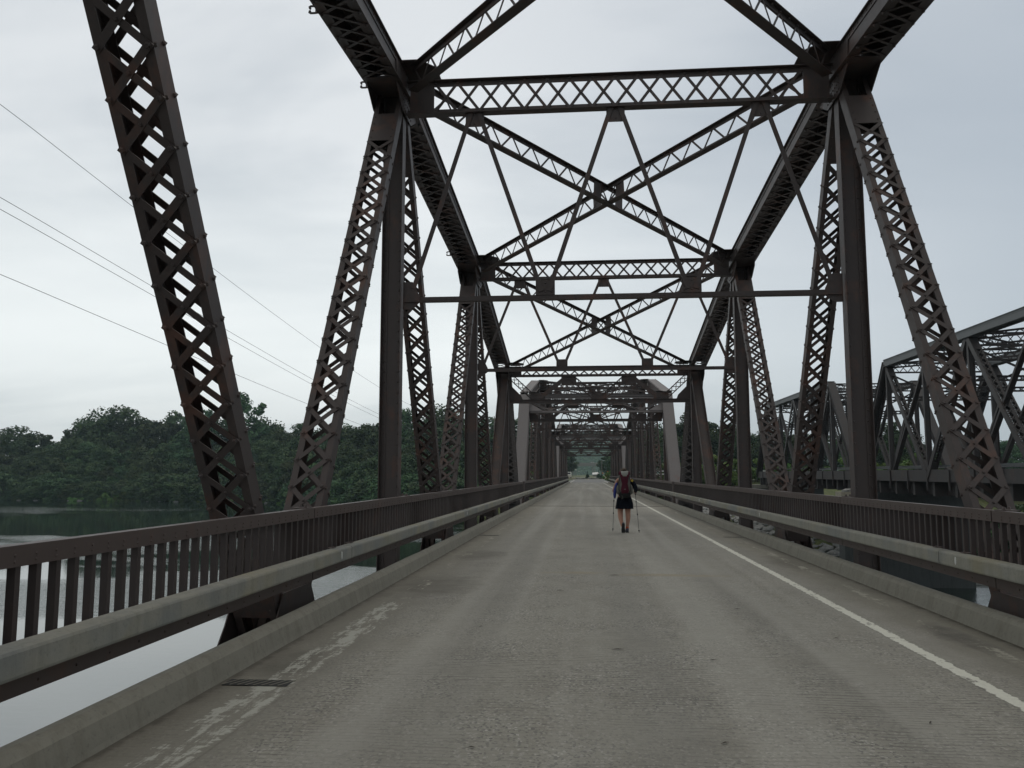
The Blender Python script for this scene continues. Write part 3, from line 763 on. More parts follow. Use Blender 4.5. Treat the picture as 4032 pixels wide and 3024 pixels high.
for s, sd in ((-1, 'left'), (1, 'right')):
    for i, y0 in enumerate(SPANS):
        a, b2 = y0, y0+SP
        if i == 0: b2 = 38.9
        if i == 1: a = 39.05
        railing(s, y0 if i == 0 else y0-1.2, y0+SP+(.8 if i < 2 else 0), i == 0, 'brown steel railing of close upright bars on the %s side of the %s' % (sd, ordn[i]))
        guard(s, y0 if i == 0 else y0-1.2, y0+SP+(.8 if i < 2 else 0), JT, 'pale weathered box guard beam along the %s side of the %s' % (sd, ordn[i]))
# piers
for y, lb in ((39.2, 'concrete pier in the river under the first road joint'), (90.4, 'concrete pier under the second road joint near the far bank'), (142.0, 'concrete abutment at the far end of the road bridge')):
    mb = MB(); mb.bb(-4.6, 4.6, y-.95, y+.95, -9, -1.75); mb.bb(-4.9, 4.9, y-1.2, y+1.2, -1.75, -1.2)
    tag(mb.build('bridge_pier', M_PIER), lb, 'pier', 'concrete supports of the road bridge')

# ------------------------------------------------------------------ water and land
WZ = -6.5
o = sheet('river', -900, 900, -300, 420, WZ, M_WATER)
SH = [(-900, 300), (-400, 262), (-260, 252), (-176, 240), (-117, 232), (-85, 222), (-60, 195), (-30, 168), (-12, 150), (0, 128), (8, 104), (16, 84), (24, 79), (34, 84), (45, 92), (60, 104), (85, 125), (110, 138), (200, 150), (500, 160), (900, 170)]
def shore(x):
    return float(np.interp(x, [a for a, _ in SH], [b for _, b in SH]))
def ground(x, y):
    d = y-shore(x)
    if d < -4: return -8.5
    t = min(1, max(0, (d+4)/16)); t = t*t*(3-2*t)
    h = -8.5 + 4.6*t + min(1, max(0, d/60))*1.6
    h += noise.noise(Vector((x*.03, y*.03, 0)))*.5*t
    # road embankment beyond the abutment
    if y > 139:
        e = max(0, abs(x)-7.5); h = max(h, -.12 - e*.35) if y < 700 else h
    if y > 110:                       # land rises toward road level right of the bridge
        k = min(1, max(0, (y-112)/14))*min(1, max(0, (x-4)/10))*min(1, max(0, (90-x)/20))
        h = h*(1-k) + k*.55
    if y > 205:
        k = min(1, (y-205)/40)*min(1, max(0, (x+42)/24)); h = h*(1-k)+k*.1
    return h
xs = np.concatenate([np.arange(-900, -200, 25), np.arange(-200, -40, 6), np.arange(-40, 60, 1.5), np.arange(60, 160, 5), np.arange(160, 901, 25)])
ys = np.concatenate([np.arange(60, 260, 2.0), np.arange(260, 420, 6), np.arange(420, 2000, 60)])
mb = MB(); nx = len(xs)
for y in ys:
    for x in xs: mb.v.append((float(x), float(y), ground(float(x), float(y))))
mb.f = [(j*nx+i, j*nx+i+1, (j+1)*nx+i+1, (j+1)*nx+i) for j in range(len(ys)-1) for i in range(nx-1)]
o = mb.build('ground', M_GRASS, smooth=True); o['kind'] = 'structure'
o = sheet('approach_road', -3.9, 4.1, 141.0, 236, .012, M_ASPH)
o = sheet('cross_road', -60, 70, 236, 243, .125, M_ASPH)
o = sheet('verge_sand', -9, 10, 244, 262, .13, simple('dry_grass', (.26, .19, .07), .95, .3, 1))
sheet('approach_line', 3.05, 3.2, 141, 168, .018, M_LINE, 6)
sheet('approach_line', -3.2, -3.05, 141, 190, .018, M_LINE, 6)
for (a, b2) in ((205, 219),): sheet('yellow_line', .02, .16, a, b2, .018, M_YEL)
sheet('pale_lane', -30, 40, 300, 318, .15, simple('pale_gravel', (.35, .34, .30), .9, .2, 1))
# hills
def hill(name, x0, x1, y0, y1, hf, step):
    mb = MB(); xs = np.arange(x0, x1+1, step); ys = np.arange(y0, y1+1, step); nx = len(xs)
    for y in ys:
        for x in xs:
            f = min(1, (y-y0)/(y1-y0)*1.2); e = math.sin(min(1, f)*math.pi/2)
            h = hf(x)*e + noise.noise(Vector((x*.09, y*.09, 0)))*4.5 + noise.noise(Vector((x*.25, y*.25, 3)))*2.5
            mb.v.append((float(x), float(y), float(h)-2))
    mb.f = [(j*nx+i, j*nx+i+1, (j+1)*nx+i+1, (j+1)*nx+i) for j in range(len(ys)-1) for i in range(nx-1)]
    o = mb.build(name, M_HILL, smooth=True); o['kind'] = 'structure'
hill('hill', -420, 620, 760, 1080, lambda x: 44+10*math.sin(x*.011+1)-max(0, abs(x-40)-150)*.10, 5)
hill('far_hill', -300, 500, 1250, 1500, lambda x: 66+8*math.sin(x*.013)-max(0, abs(x-40)-200)*.12, 10)

# ------------------------------------------------------------------ trees
def crown_mesh(name, w, h, zc, n_cl, n_leaf, leaf, seed, shape='round'):
    r = np.random.default_rng(seed); C = []; Rr = []
    for i in range(n_cl):
        d = r.normal(size=3); d /= np.linalg.norm(d); rad = r.uniform(.35, 1.0)**.6
        if shape == 'cone':
            t = r.uniform(0, 1)**1.25; ang = r.uniform(0, 6.283); q = (1-t)*r.uniform(.45, 1)
            c = np.array([math.cos(ang)*w*q, math.sin(ang)*w*q, zc-h+2*h*t]); cr = w*.32*(1-t*.75)
        else:
            c = np.array([d[0]*w*rad, d[1]*w*rad, zc + d[2]*h*rad]); tt = (c[2]-(zc-h))/(2*h)
            if shape == 'shrub': c[2] = max(c[2], h*.15)
            k = 1.0-.35*max(0, tt-.55)-.25*max(0, .3-tt); c[0] *= k; c[1] *= k
            cr = min(w, h)*r.uniform(.16, .34)
        C.append(c); Rr.append(cr)
    C = np.array(C); Rr = np.array(Rr)
    idx = r.integers(0, n_cl, n_leaf)
    d = r.normal(size=(n_leaf, 3)); d /= np.linalg.norm(d, axis=1)[:, None]
    rr = r.uniform(.45, 1.12, n_leaf)**.7
    P = C[idx] + d*(Rr[idx]*rr)[:, None]*np.array([1.15, 1.15, .8])
    if shape == 'shrub': P[:, 2] = np.abs(P[:, 2])
    nr = d + r.normal(size=(n_leaf, 3))*.6 + np.array([0, 0, .35]); nr /= np.linalg.norm(nr, axis=1)[:, None]
    t1 = np.cross(nr, r.normal(size=(n_leaf, 3))); t1 /= np.linalg.norm(t1, axis=1)[:, None]
    t2 = np.cross(nr, t1); sz = leaf*r.uniform(.55, 1.35, n_leaf)[:, None]
    a = t1*sz; b_ = t2*sz*.6
    v = np.stack([P-a, P-b_+nr*sz*.15, P+a, P+b_-nr*sz*.1], 1).reshape(-1, 3)
    me = bpy.data.meshes.new(name); me.from_pydata(v.tolist(), [], [(4*i, 4*i+1, 4*i+2, 4*i+3) for i in range(n_leaf)])
    me.update(); return me, C
def trunk_mesh(name, h, r0, C, seed, nb=9):
    mb = MB(); rd = random.Random(seed); bend = [(rd.uniform(-.03, .03)*h, rd.uniform(-.03, .03)*h) for _ in range(3)]
    pts = [(0, 0, -.6), (bend[0][0], bend[0][1], h*.3), (bend[1][0], bend[1][1], h*.6), (bend[2][0], bend[2][1], h*.9)]
    mb.tube(pts, [r0*1.25, r0*.8, r0*.5, r0*.12], 7)
    for i in range(nb):
        c = C[rd.randrange(len(C))]; z0 = max(h*.25, min(h*.75, c[2]*.72)); f = z0/h
        p0 = (bend[0][0]*min(1, f/.3), bend[0][1]*min(1, f/.3), z0)
        mb.tube([p0, ((p0[0]+c[0])/2, (p0[1]+c[1])/2, (z0+c[2])/2-.2), tuple(c)], [r0*.3, r0*.18, r0*.05], 5)
    me = bpy.data.meshes.new(name); me.from_pydata(mb.v, [], mb.f); me.materials.append(M_BARK); return me
KIN = {}
def kindm(key, w, h, zc, ncl, nl, leaf, seed, shape, mat, r0, th):
    me, C = crown_mesh('crown', w, h, zc, ncl, nl, leaf, seed, shape); me.materials.append(mat)
    KIN[key] = (me, trunk_mesh('trunk', th, r0, C, seed, 9 if shape == 'round' else 2), zc+h)
for i in range(5): kindm('broad%d' % i, 5.0+.6*i, 7.2, 10.2, 62, 9000, .34, 10+i, 'round', M_LEAF, .35, 15)
for i in range(2): kindm('tall%d' % i, 3.6+i*.8, 8.6, 13.6, 46, 5200, .36, 30+i, 'round', M_LEAF, .3, 20)
for i in range(3): kindm('shrub%d' % i, 2.6, 1.6, 1.2, 22, 3600, .17, 40+i, 'shrub', M_SHRUB, .07, 1.6)
for i in range(3): kindm('bank%d' % i, 5.2, 5.6, 4.6, 60, 8000, .34, 60+i, 'shrub', M_LEAF, .2, 7)
kindm('conif', .95, 1.35, 1.4, 60, 2600, .09, 50, 'cone', M_CONI, .09, 2.3)
def tree(name, key, x, y, top=None, sc=1.0, z=None, wf=1.0, label='', cat='tree', group=None):
    me, tm, ht = KIN[key]; gz = ground(x, y) if z is None else z
    s = sc if top is None else (top-gz)/ht
    t = empty(name, (x, y, gz)); t.rotation_euler = (0, 0, random.uniform(0, 6.28))
    t.scale = (s*wf, s*wf, s)
    for nm, m_ in (('crown', me), ('trunk', tm)):
        o = bpy.data.objects.new(nm, m_); scene.collection.objects.link(o); o.parent = t
    tag(t, label, cat, group); return t
def dirpx(px, py):
    """photograph pixel -> lateral slope and elevation slope per metre of forward distance"""
    d = rt*((px-2016)/3265) + up*(-(py-1512)/3265) + fw
    return d.x/d.y, d.z/d.y
def tree_px(px, py, Y, key, **k):
    if k.get('group'): k['label'] += ' ' + zone(px); k['group'] += ', ' + zone(px)
    a, e = dirpx(px, py); return tree(k.pop('name', 'broadleaf_tree'), key, CX+a*Y, Y, top=1.5+e*Y+.4, **k)
def zone(px):
    for lim, z in ((250, 'at the far left edge'), (420, 'by the dip in the left treeline'), (650, 'under the rounded high treetops at left'), (800, 'left of the near dark truss diagonal'), (1020, 'behind the near dark truss diagonal'),
                   (1180, 'between the two near left truss diagonals'), (1400, 'behind the lighter laced diagonal at left'), (1520, 'just left of the first left vertical post'), (1640, 'just right of the first left vertical post'), (1830, 'around the second pair of left diagonals'), (2120, 'near the left end portal'), (2420, 'seen through the far portal'), (2780, 'behind the right end portal'),
                   (3040, 'around the farther right laced diagonal'), (3360, 'behind the left end of the second bridge'), (3620, 'right of the first right vertical post'), (3850, 'behind the near right diagonal'), (9999, 'at the far right edge')):
        if px < lim: return z
G1 = 'trees of the wooded far bank on the left'
LB = {'broad': 'dense dark tree of the tall back row', 'tall': 'slender upright tree of the back row'}
# skyline of the left bank, read from the photograph: (px x, px top y, distance, kind)
back = [(-150, 1700, 290, 'broad0'), (-40, 1705, 285, 'broad1'), (55, 1690, 275, 'broad2'), (150, 1688, 285, 'broad0'), (230, 1728, 290, 'broad3'), (285, 1672, 280, 'tall0', 'narrow tree standing apart above a dip in the treeline at far left'),
        (350, 1668, 290, 'broad1'), (420, 1634, 290, 'broad4'), (485, 1612, 285, 'broad2', 'tallest rounded treetop of the left skyline, left of the near truss diagonal'), (560, 1650, 290, 'broad3'), (650, 1640, 280, 'broad0'), (700, 1618, 285, 'tall1'),
        (770, 1640, 280, 'broad1'), (800, 1585, 265, 'tall0'), (868, 1655, 275, 'broad2'), (985, 1548, 262, 'tall1', 'tall ragged tree rising above the woods just right of the near truss diagonal'), (1040, 1665, 270, 'broad4'), (1095, 1678, 262, 'broad0'), (1150, 1690, 262, 'broad3'),
        (1215, 1668, 250, 'broad1'), (1275, 1700, 250, 'broad2'), (1340, 1690, 240, 'broad4'), (1400, 1672, 235, 'broad3'), (1460, 1655, 230, 'broad0'), (1490, 1650, 228, 'tall0'), (1555, 1655, 225, 'broad1'), (1620, 1612, 222, 'tall1'),
        (1690, 1640, 222, 'broad4'), (1750, 1612, 215, 'broad2'), (1800, 1640, 215, 'broad3'), (1860, 1650, 215, 'broad0'), (1925, 1625, 210, 'tall0'), (1985, 1650, 215, 'broad1'), (2050, 1660, 220, 'broad2'), (2105, 1700, 240, 'broad3'), (2160, 1720, 260, 'broad4')]
for b_ in back:
    lb = b_[4] if len(b_) > 4 else LB[b_[3][:-1]]
    tree_px(b_[0], b_[1], b_[2], b_[3], wf=1.12 if 'tall' not in b_[3] else 1.0, label=lb, group=None if len(b_) > 4 else G1)
# mid and front rows filling the bank down to the water
for row, (dy, t0, t1, st) in enumerate(((22, 1735, 1790, 62), (10, 1800, 1860, 52), (3, 1870, 1915, 46))):
    p = -170 + row*17
    while p < 1960:
        py = random.uniform(t0, t1); a, _ = dirpx(p, 1865)
        lo, hi = 60, 400                                          # shoreline distance along this ray
        for _ in range(24):
            mid = (lo+hi)/2
            if mid < shore(CX+a*mid): lo = mid
            else: hi = mid
        Y = lo + dy*random.uniform(.8, 1.3)
        if CX+a*Y < -11:
            tree_px(p, py, Y, ('broad%d' % random.randrange(5)) if row == 0 else 'bank%d' % random.randrange(3), wf=(1.15, .95, 1.5)[row], label=['mid-height rounded tree of the bank', 'lower bushy tree of the bank', 'low spreading tree over the waterline'][row], group=['mid row trees', 'lower row trees', 'waterline trees'][row])
        p += st*random.uniform(.8, 1.25)
# shrubs on both banks
G2 = 'bushes along the river banks'
for i in range(46):
    x = random.uniform(-150, -9); y = shore(x)+random.uniform(-1, 5)
    tree('bush', 'shrub%d' % random.randrange(3), x, y, sc=random.uniform(.7, 1.5), label='low green bush at the foot of the left bank', cat='bush', group=G2)
for x, y, sc in ((-6.5, 148, 1.0), (-7.5, 155, .9), (-5.6, 163, .7), (-8, 172, 1.0)):
    tree('bush', 'shrub1', x, y, sc=sc, label='leafy green bush beside the road just past the left railing end', cat='bush', group='bushes at the left of the road end')
for x, y, sc in ((5.6, 150, .75), (6.4, 158, .9), (5.5, 168, .9), (6.5, 178, 1.1), (5.2, 190, .8), (7, 146, .6)):
    tree('bush', 'shrub2', x, y, sc=sc, label='leafy green bush beside the road just past the right railing end', cat='bush', group='bushes at the right of the road end')
# right-hand trees
G3 = 'trees behind the second bridge'
for (px_, py_, Y, kd) in ((2665, 1660, 205, 'broad0'), (2720, 1640, 200, 'broad2'), (2800, 1690, 200, 'broad1'), (2850, 1668, 205, 'broad3'), (2900, 1700, 200, 'broad4'), (2960, 1705, 205, 'broad0'), (3030, 1695, 190, 'broad2'), (3090, 1700, 200, 'broad1'),
                        (3160, 1710, 190, 'broad3'), (3250, 1720, 195, 'broad4'), (3330, 1700, 185, 'broad0'), (3420, 1715, 185, 'broad2'), (3500, 1668, 150, 'broad1'), (3560, 1700, 160, 'broad3'), (3650, 1760, 190, 'broad4'), (3720, 1775, 200, 'broad0'),
                        (3800, 1770, 210, 'broad1'), (3870, 1728, 230, 'broad2'), (3950, 1735, 230, 'broad3'), (4030, 1745, 240, 'broad4'), (4110, 1740, 240, 'broad0'), (4200, 1730, 230, 'broad1'),
                        (2500, 1730, 300, 'broad1'), (2445, 1775, 310, 'broad3'), (2420, 1788, 300, 'broad0'), (2560, 1700, 260, 'broad2'), (2610, 1680, 230, 'broad4'), (2395, 1790, 330, 'broad2'),
                        (2225, 1770, 330, 'broad1'), (2190, 1750, 300, 'broad0'), (2240, 1800, 420, 'broad3')):
    tree_px(px_, py_, Y, kd, wf=1.2, label='green broadleaf tree of the far bank', group='trees behind the trusses at centre and right')
for (px_, py_, Y) in ((3700, 1850, 128), (3800, 1860, 134), (3900, 1868, 128), (3960, 1880, 120), (4030, 1870, 118), (4100, 1880, 122), (3550, 1850, 130), (3430, 1850, 130), (3180, 1850, 125), (3100, 1846, 128)):
    tree_px(px_, py_, Y, 'broad%d' % random.randrange(5), wf=1.8, label='low leafy tree of the right bank', group='low trees on the right bank')
for i in range(16):
    x = random.uniform(60, 110); y = shore(x)-random.uniform(2, 14)
    tree('bush', 'shrub%d' % random.randrange(3), x, y, sc=random.uniform(1, 1.8), z=-6.3, label='bright green bush at the water edge on the right bank', cat='bush', group='bushes at the right water edge')
for i in range(26):
    x = random.uniform(8, 60); y = max(shore(x)+8, 118)+random.uniform(0, 16)
    tree('bush', 'shrub%d' % random.randrange(3), x, y, sc=random.uniform(.7, 1.5), label='green bush on the bank between the two bridges', cat='bush', group='bushes on the bank between the bridges')
for i in range(34):
    x = 40+i*2.6+random.uniform(-1, 1); y = shore(x)+random.uniform(-1, 5)
    tree('broadleaf_tree', 'bank%d' % random.randrange(3), x, y, sc=random.uniform(.30, .62), wf=1.5, label='bushy green tree at the right waterline behind the second bridge', group='bushy trees at the right waterline')
for i in range(12):
    x = 62+i*2.2+random.uniform(-1, 1); y = x*1.62+random.uniform(-2, 2)
    tree('bush', 'shrub%d' % random.randrange(3), x, y-6, sc=random.uniform(1.0, 1.5), z=-6.5, label='bright green bush on a spit at the far right edge', cat='bush', group='bushes on the spit at far right')
tree('conifer', 'conif', CX+.23*1+.3, 238, sc=.72, z=.1, label='small dark conical evergreen at the middle of the road end', cat='evergreen')
tree('conifer', 'conif', CX+3.6, 236, sc=.72, z=.1, label='right-hand pair of small dark evergreens at the road end, left one', cat='evergreen')
tree('conifer', 'conif', CX+4.5, 238, sc=.62, z=.1, label='right-hand pair of small dark evergreens at the road end, right one', cat='evergreen')

# ------------------------------------------------------------------ rocks
def rock_mesh(seed, n=2):
    bm = bmesh.new(); bmesh.ops.create_icosphere(bm, subdivisions=n, radius=1)
    for v in bm.verts:
        p = v.co.copy(); d = noise.noise(p*1.1+Vector((seed*7, 0, 0)))*.5 + noise.noise(p*2.7+Vector((0, seed*5, 0)))*.22
        v.co = p*(1+d); v.co.z *= .62
    me = bpy.data.meshes.new('rock'); bm.to_mesh(me); bm.free(); me.materials.append(M_ROCK); return me
RK = [rock_mesh(i) for i in range(5)]
def rock(x, y, z, s, label, group=None, sx=1.4):
    o = bpy.data.objects.new('rock', random.choice(RK)); scene.collection.objects.link(o)
    o.location = (x, y, z); o.scale = (s*sx, s, s); o.rotation_euler = (random.uniform(-.2, .2), random.uniform(-.2, .2), random.uniform(-.5, .5))
    tag(o, label, 'rock', group); return o
rock(27.4, 64.5, -6.45, .75, 'largest grey rock of the islet breaking the dark water at right', sx=1.9)
rock(29.6, 65.0, -6.5, .5, 'lower grey rock right beside the largest one in the dark water', sx=1.8)
rock(25.2, 64.6, -6.53, .22, 'tiny rock left of the islet in the dark water at right')
for px_ in (8, 92, 158, 290, 330, 600, 640, 712, 1060, 1235):
    a, _ = dirpx(px_, 1865); lo, hi = 60, 400
    for _ in range(24):
        mid = (lo+hi)/2
        if mid < shore(CX+a*mid): lo = mid
        else: hi = mid
    rock(CX+a*lo, lo-1.0, -6.52, random.uniform(.30, .55), 'pale rock at the waterline below the left bank woods', 'rocks along the left waterline', sx=random.uniform(1.3, 3))
mb = MB(); rb = random.Random(3)
for i in range(1500):                                  # riprap of the right bank and abutment slope
    x = rb.uniform(5, 34); y0_ = shore(x); y = y0_ + rb.uniform(-9, 26); z = max(ground(x, y), WZ-.15)
    src = RK[rb.randrange(5)]; sc = rb.uniform(.18, .62)
    if i % 1 == 0:
        q = rb.uniform(0, 6.28); n0 = len(mb.v)
        ss = (sc*rb.uniform(.8, 1.7), sc*rb.uniform(.8, 1.2), sc)
        c_, s_ = math.cos(q), math.sin(q)
        for v in ROCKV[src.name] if False else [vv.co for vv in src.vertices][:]:
            vx, vy, vz = v[0]*ss[0], v[1]*ss[1], v[2]*ss[2]
            mb.v.append((x+vx*c_-vy*s_, y+vx*s_+vy*c_, z+vz+.05))
        mb.f += [tuple(k+n0 for k in p.vertices) for p in src.polygons]
o = mb.build('riprap', M_ROCK); tag(o, 'grey broken rocks piled down the right bank to the water', 'riprap', kind='stuff')
for i, (px_, w) in enumerate(((2277, .9), (2292, .5), (2301, .6), (2318, .7), (2330, .5), (2343, .7), (2352, .5))):
    a, _ = dirpx(px_, 1880); rock(CX+a*232, 232, .18, w*.55, 'low grey boulder closing the far end of the road', 'boulders across the road end', sx=1.5)

# ------------------------------------------------------------------ second bridge to the right
XB = 20.0+CX; BW = 6.6; PB = 5.92; ZT = 9.0; ZB = 1.1
def bridge2(y_near, n, name_label):
    """y_near = near bearing; n panels away from the camera"""
    root = empty('truss_span', (XB+BW/2, y_near + n*PB/2, 0)); ox, oy = XB+BW/2, y_near+n*PB/2
    X = Vector((1, 0, 0))
    def put(mb, nm, mat=M_GREY): mb.v = [(x-ox, y-oy, z) for x, y, z in mb.v]; return mb.build(nm, mat, root)
    Yk = lambda i: y_near + i*PB
    for xt in (XB, XB+BW):
        for i in range(1, n-1):
            mb = MB(); chordbox(mb, (xt, Yk(i), ZT-.25), (xt, Yk(i+1), ZT-.25), X, .5, .45, (0, 0, 1), riv=False); put(mb, 'top_chord', M_GREYL)
        for i, j in ((1, 0), (n-1, n)):
            mb = MB(); chordbox(mb, (xt, Yk(i), ZT-.25), (xt, Yk(j), ZB+.2), X, .49, .42, (0, j-i, 1), riv=False); put(mb, 'end_post')
        for i in range(1, n):
            mb = MB(); hsec(mb, (xt, Yk(i), ZB), (xt, Yk(i), ZT-.4), X, .30, .2, riv=False); put(mb, 'vertical_post')
        for i in range(1, n-1):
            y0, y1 = Yk(i), Yk(i+1)
            if (n-i) % 2 == 1: za, zb = ZT-.35, ZB+.2
            else: za, zb = ZB+.2, ZT-.35
            mb = MB(); laced(mb, (xt, y0, za), (xt, y1, zb), X, .42, .3, .42, .05, tie=(1.2, 1.2), riv=False); put(mb, 'diagonal')
            mb = MB(); laced(mb, (xt, y0, ZB+.2 if za > zb else ZT-1.2), (xt, y1, ZT-1.2 if za > zb else ZB+.2), X, .26, .14, .36, .04, riv=False); put(mb, 'counter_brace')
            ym = (y0+y1)/2; zm = (za+zb)/2
            mb = MB(); hsec(mb, (xt, ym, zm), (xt, y0 if za > zb else y1, ZB+.2), X, .26, .14, riv=False); put(mb, 'diagonal')
        mb = MB(); mb.bb(xt-.15, xt-.135, Yk(0), Yk(n), ZB-.05, ZB+.62); mb.bb(xt-.15, xt+.15, Yk(0), Yk(n), ZB+.62, ZB+.635); mb.bb(xt-.15, xt+.15, Yk(0), Yk(n), ZB-.065, ZB-.05)
        put(mb, 'bottom_chord')
        for i in range(n*2+1):
            y = y_near + i*PB/2; mb = MB(); mb.bb(xt-.22, xt-.152, y-.05, y+.05, ZB-.55, ZB+.6); put(mb, 'stiffener')
    for i in range(1, n):
        mb = MB(); laced(mb, (XB+.2, Yk(i), ZT-.55), (XB+BW-.2, Yk(i), ZT-.55), (0, 0, 1), .7, .2, .5, .05, True, (0,), riv=False); put(mb, 'top_strut')
        mb = MB(); laced(mb, (XB+.2, Yk(i), ZT-2.6), (XB+BW-.2, Yk(i), ZT-2.6), (0, 0, 1), .3, .15, .4, .05, True, (0,), riv=False); put(mb, 'sway_bar')
        for q in (0, 1):
            mb = MB(); mb.beam((XB+.2+(BW-.4)*q, Yk(i), ZT-1.0), (XB+BW/2, Yk(i), ZT-2.5), (0, 1, 0), .04, .05); put(mb, 'sway_brace')
        if i < n-1:
            for q in (0, 1):
                mb = MB(); laced(mb, (XB+.2+(BW-.4)*q, Yk(i), ZT-.4-.01*q), (XB+BW-.2-(BW-.4)*q, Yk(i+1), ZT-.4-.01*q), (0, 0, 1), .35, .15, .35, .05, False, (0,), riv=False); put(mb, 'lateral_brace')
    for i in range(n*2+1):
        y = y_near + i*PB/2; mb = MB(); mb.bb(XB+.16, XB+BW-.16, y-.15, y+.15, ZB-.9, ZB+.0); put(mb, 'floor_beam')
    for xs_ in (XB+.9, XB+2.5, XB+4.1, XB+5.7):
        mb = MB(); mb.bb(xs_-.02, xs_+.02, Yk(0), Yk(n), ZB-.85, ZB+.0); put(mb, 'stringer')
    mb = MB(); mb.bb(XB+.2, XB+BW-.2, Yk(0), Yk(n), ZB+.02, ZB+.25); put(mb, 'deck', M_GREY)
    for xt in (XB+.45, XB+BW-.45):
        mb = MB()
        for z in (ZB+.80, ): mb.bb(xt-.03, xt+.03, Yk(0), Yk(n), z, z+.10)
        put(mb, 'guard_rail', M_GREYL)
    tag(root, name_label, 'bridge truss', 'truss spans of the second bridge')
bridge2(62.4-8*PB, 8, 'nearer grey steel truss span of the parallel bridge at the right edge')
bridge2(63.3, 6, 'farther grey steel truss span of the parallel bridge, with solid sloping end post')
for y, lb in ((62.85, 'pale concrete pier under the joint of the parallel bridge at right'), (99.6, 'concrete abutment at the far end of the parallel bridge')):
    t = empty('bridge_pier', (XB+BW/2, y, -6.5)); mb = MB()
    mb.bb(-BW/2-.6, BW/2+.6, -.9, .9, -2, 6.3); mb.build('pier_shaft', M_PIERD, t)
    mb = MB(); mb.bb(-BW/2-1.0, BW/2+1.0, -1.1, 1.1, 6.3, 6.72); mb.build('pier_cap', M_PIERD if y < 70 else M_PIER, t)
    tag(t, lb, 'pier', 'concrete supports of the parallel bridge')
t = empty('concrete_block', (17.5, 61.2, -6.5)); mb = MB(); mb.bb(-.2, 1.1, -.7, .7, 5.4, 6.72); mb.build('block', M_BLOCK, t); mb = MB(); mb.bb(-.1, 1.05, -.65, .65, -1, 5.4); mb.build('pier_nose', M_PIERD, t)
tag(t, 'pale yellowish concrete block topped with rubble between the two bridges', 'concrete block')
mb = MB()
for i in range(9):
    a = rb.uniform(0, 3); c = Vector((17.9+rb.uniform(-.3, .5), 61.2+rb.uniform(-.4, .4), .30)); mb.box(c, rb.uniform(.12, .3), rb.uniform(.08, .15), rb.uniform(.05, .12), (Vector((math.cos(a), math.sin(a), .2)).normalized(), Vector((-math.sin(a), math.cos(a), 0)), Vector((0, .2, 1)).normalized()))
tag(mb.build('rubble', M_ROCK), 'heap of broken rubble lying on the pale concrete block', 'rubble', kind='stuff')
# white rail fence on the far approach
t = empty('white_fence', (18, 126, .5)); mb = MB()
for i in range(13): mb.bb(-8.5+i*1.6, -8.38+i*1.6, -.06, .06, 0, 1.55); 
mb.build('fence_post', M_WHITEP, t)
mb = MB()
for z in (.85, 1.3): mb.bb(-8.6, 11, -.1, -.06, z, z+.16)
mb.build('fence_rail', M_WHITEP, t); tag(t, 'white two-rail fence on the far approach between the bridges', 'fence')

# ------------------------------------------------------------------ things beyond the road end
def pole(x, y, top, label, group, arm=True, lamp=False):
    t = empty('utility_pole', (x, y, ground(x, y))); h = top-ground(x, y)
    mb = MB(); mb.tube([(0, 0, -.5), (0, 0, h)], [.17, .11], 8); mb.build('pole_shaft', M_WOODP, t)
    if arm:
        mb = MB(); mb.bb(-1.0, 1.0, -.06, .06, h-.75, h-.62)
        for q in (-.9, -.45, .45, .9): mb.tube([(q, 0, h-.62), (q, 0, h-.45)], .04, 6)
        mb.build('crossarm', M_WOODP, t)
    if lamp:
        mb = MB(); mb.tube([(0, 0, h-.3), (.5, 0, h), (1.0, 0, h+.05)], .04, 6); mb.bb(.8, 1.3, -.12, .12, h-.02, h+.08); mb.build('lamp_head', M_WHITEP, t)
    tag(t, label, 'utility pole', group); return t
pg = 'utility poles left of the road end'
pole(CX-6.0, 330, 7.9, 'nearest wooden utility pole with crossarm left of the road end', pg)
pole(CX-6.2, 390, 7.9, 'second wooden utility pole in the row left of the road end', pg)
pole(CX-6.3, 450, 8.1, 'third wooden utility pole in the row left of the road end', pg)
pole(CX-6.1, 530, 8.1, 'farthest wooden utility pole in the row left of the road end', pg)
pole(CX+5.8, 300, 6.2, 'lone lamp pole right of the road end before the trees', None, False, True)
pole(CX-18.9, 172, 13.4, 'wooden utility pole among the trees behind the left truss, carrying the overhead wires', None)
for i, (pts) in enumerate((((-25, -30, 22.5), (-22.4, 30, 15.6), (-21.6, 99, 10.0), (-18.9-CX*0, 172, 13.0)),
            ((-25, -30, 16), (-22.5, 30, 12.1), (-21.0, 84, 7.5), (-19.6, 172, 12.8)),
            ((-25.3, -30, 15.4), (-22.6, 30, 11.7), (-21.1, 84, 7.15), (-18.2, 172, 12.8)),
            ((-25, -30, 12), (-22.5, 30, 9.15), (-21.5, 64.5, 6.8), (-19.0, 172, 11.2)))):
    P4 = [Vector((x+CX, y, z)) for x, y, z in pts]; out = []
    yv = [p.y for p in P4]
    for k in range(61):
        y = -30+202*k/60
        zz = sum(P4[a].z*np.prod([(y-yv[b_])/(yv[a]-yv[b_]) for b_ in range(4) if b_ != a]) for a in range(4))
        xx = float(np.interp(y, yv, [p.x for p in P4])); out.append((xx, y, float(zz)))
    mb = MB(); mb.tube(out, .012, 5)
    tag(mb.build('overhead_wire', M_WIRE), ['topmost thin overhead wire crossing the sky at left', 'upper of the two close overhead wires at left', 'lower of the two close overhead wires at left', 'lowest thin overhead wire crossing the sky at left'][i], 'wire', 'overhead wires left of the bridge')
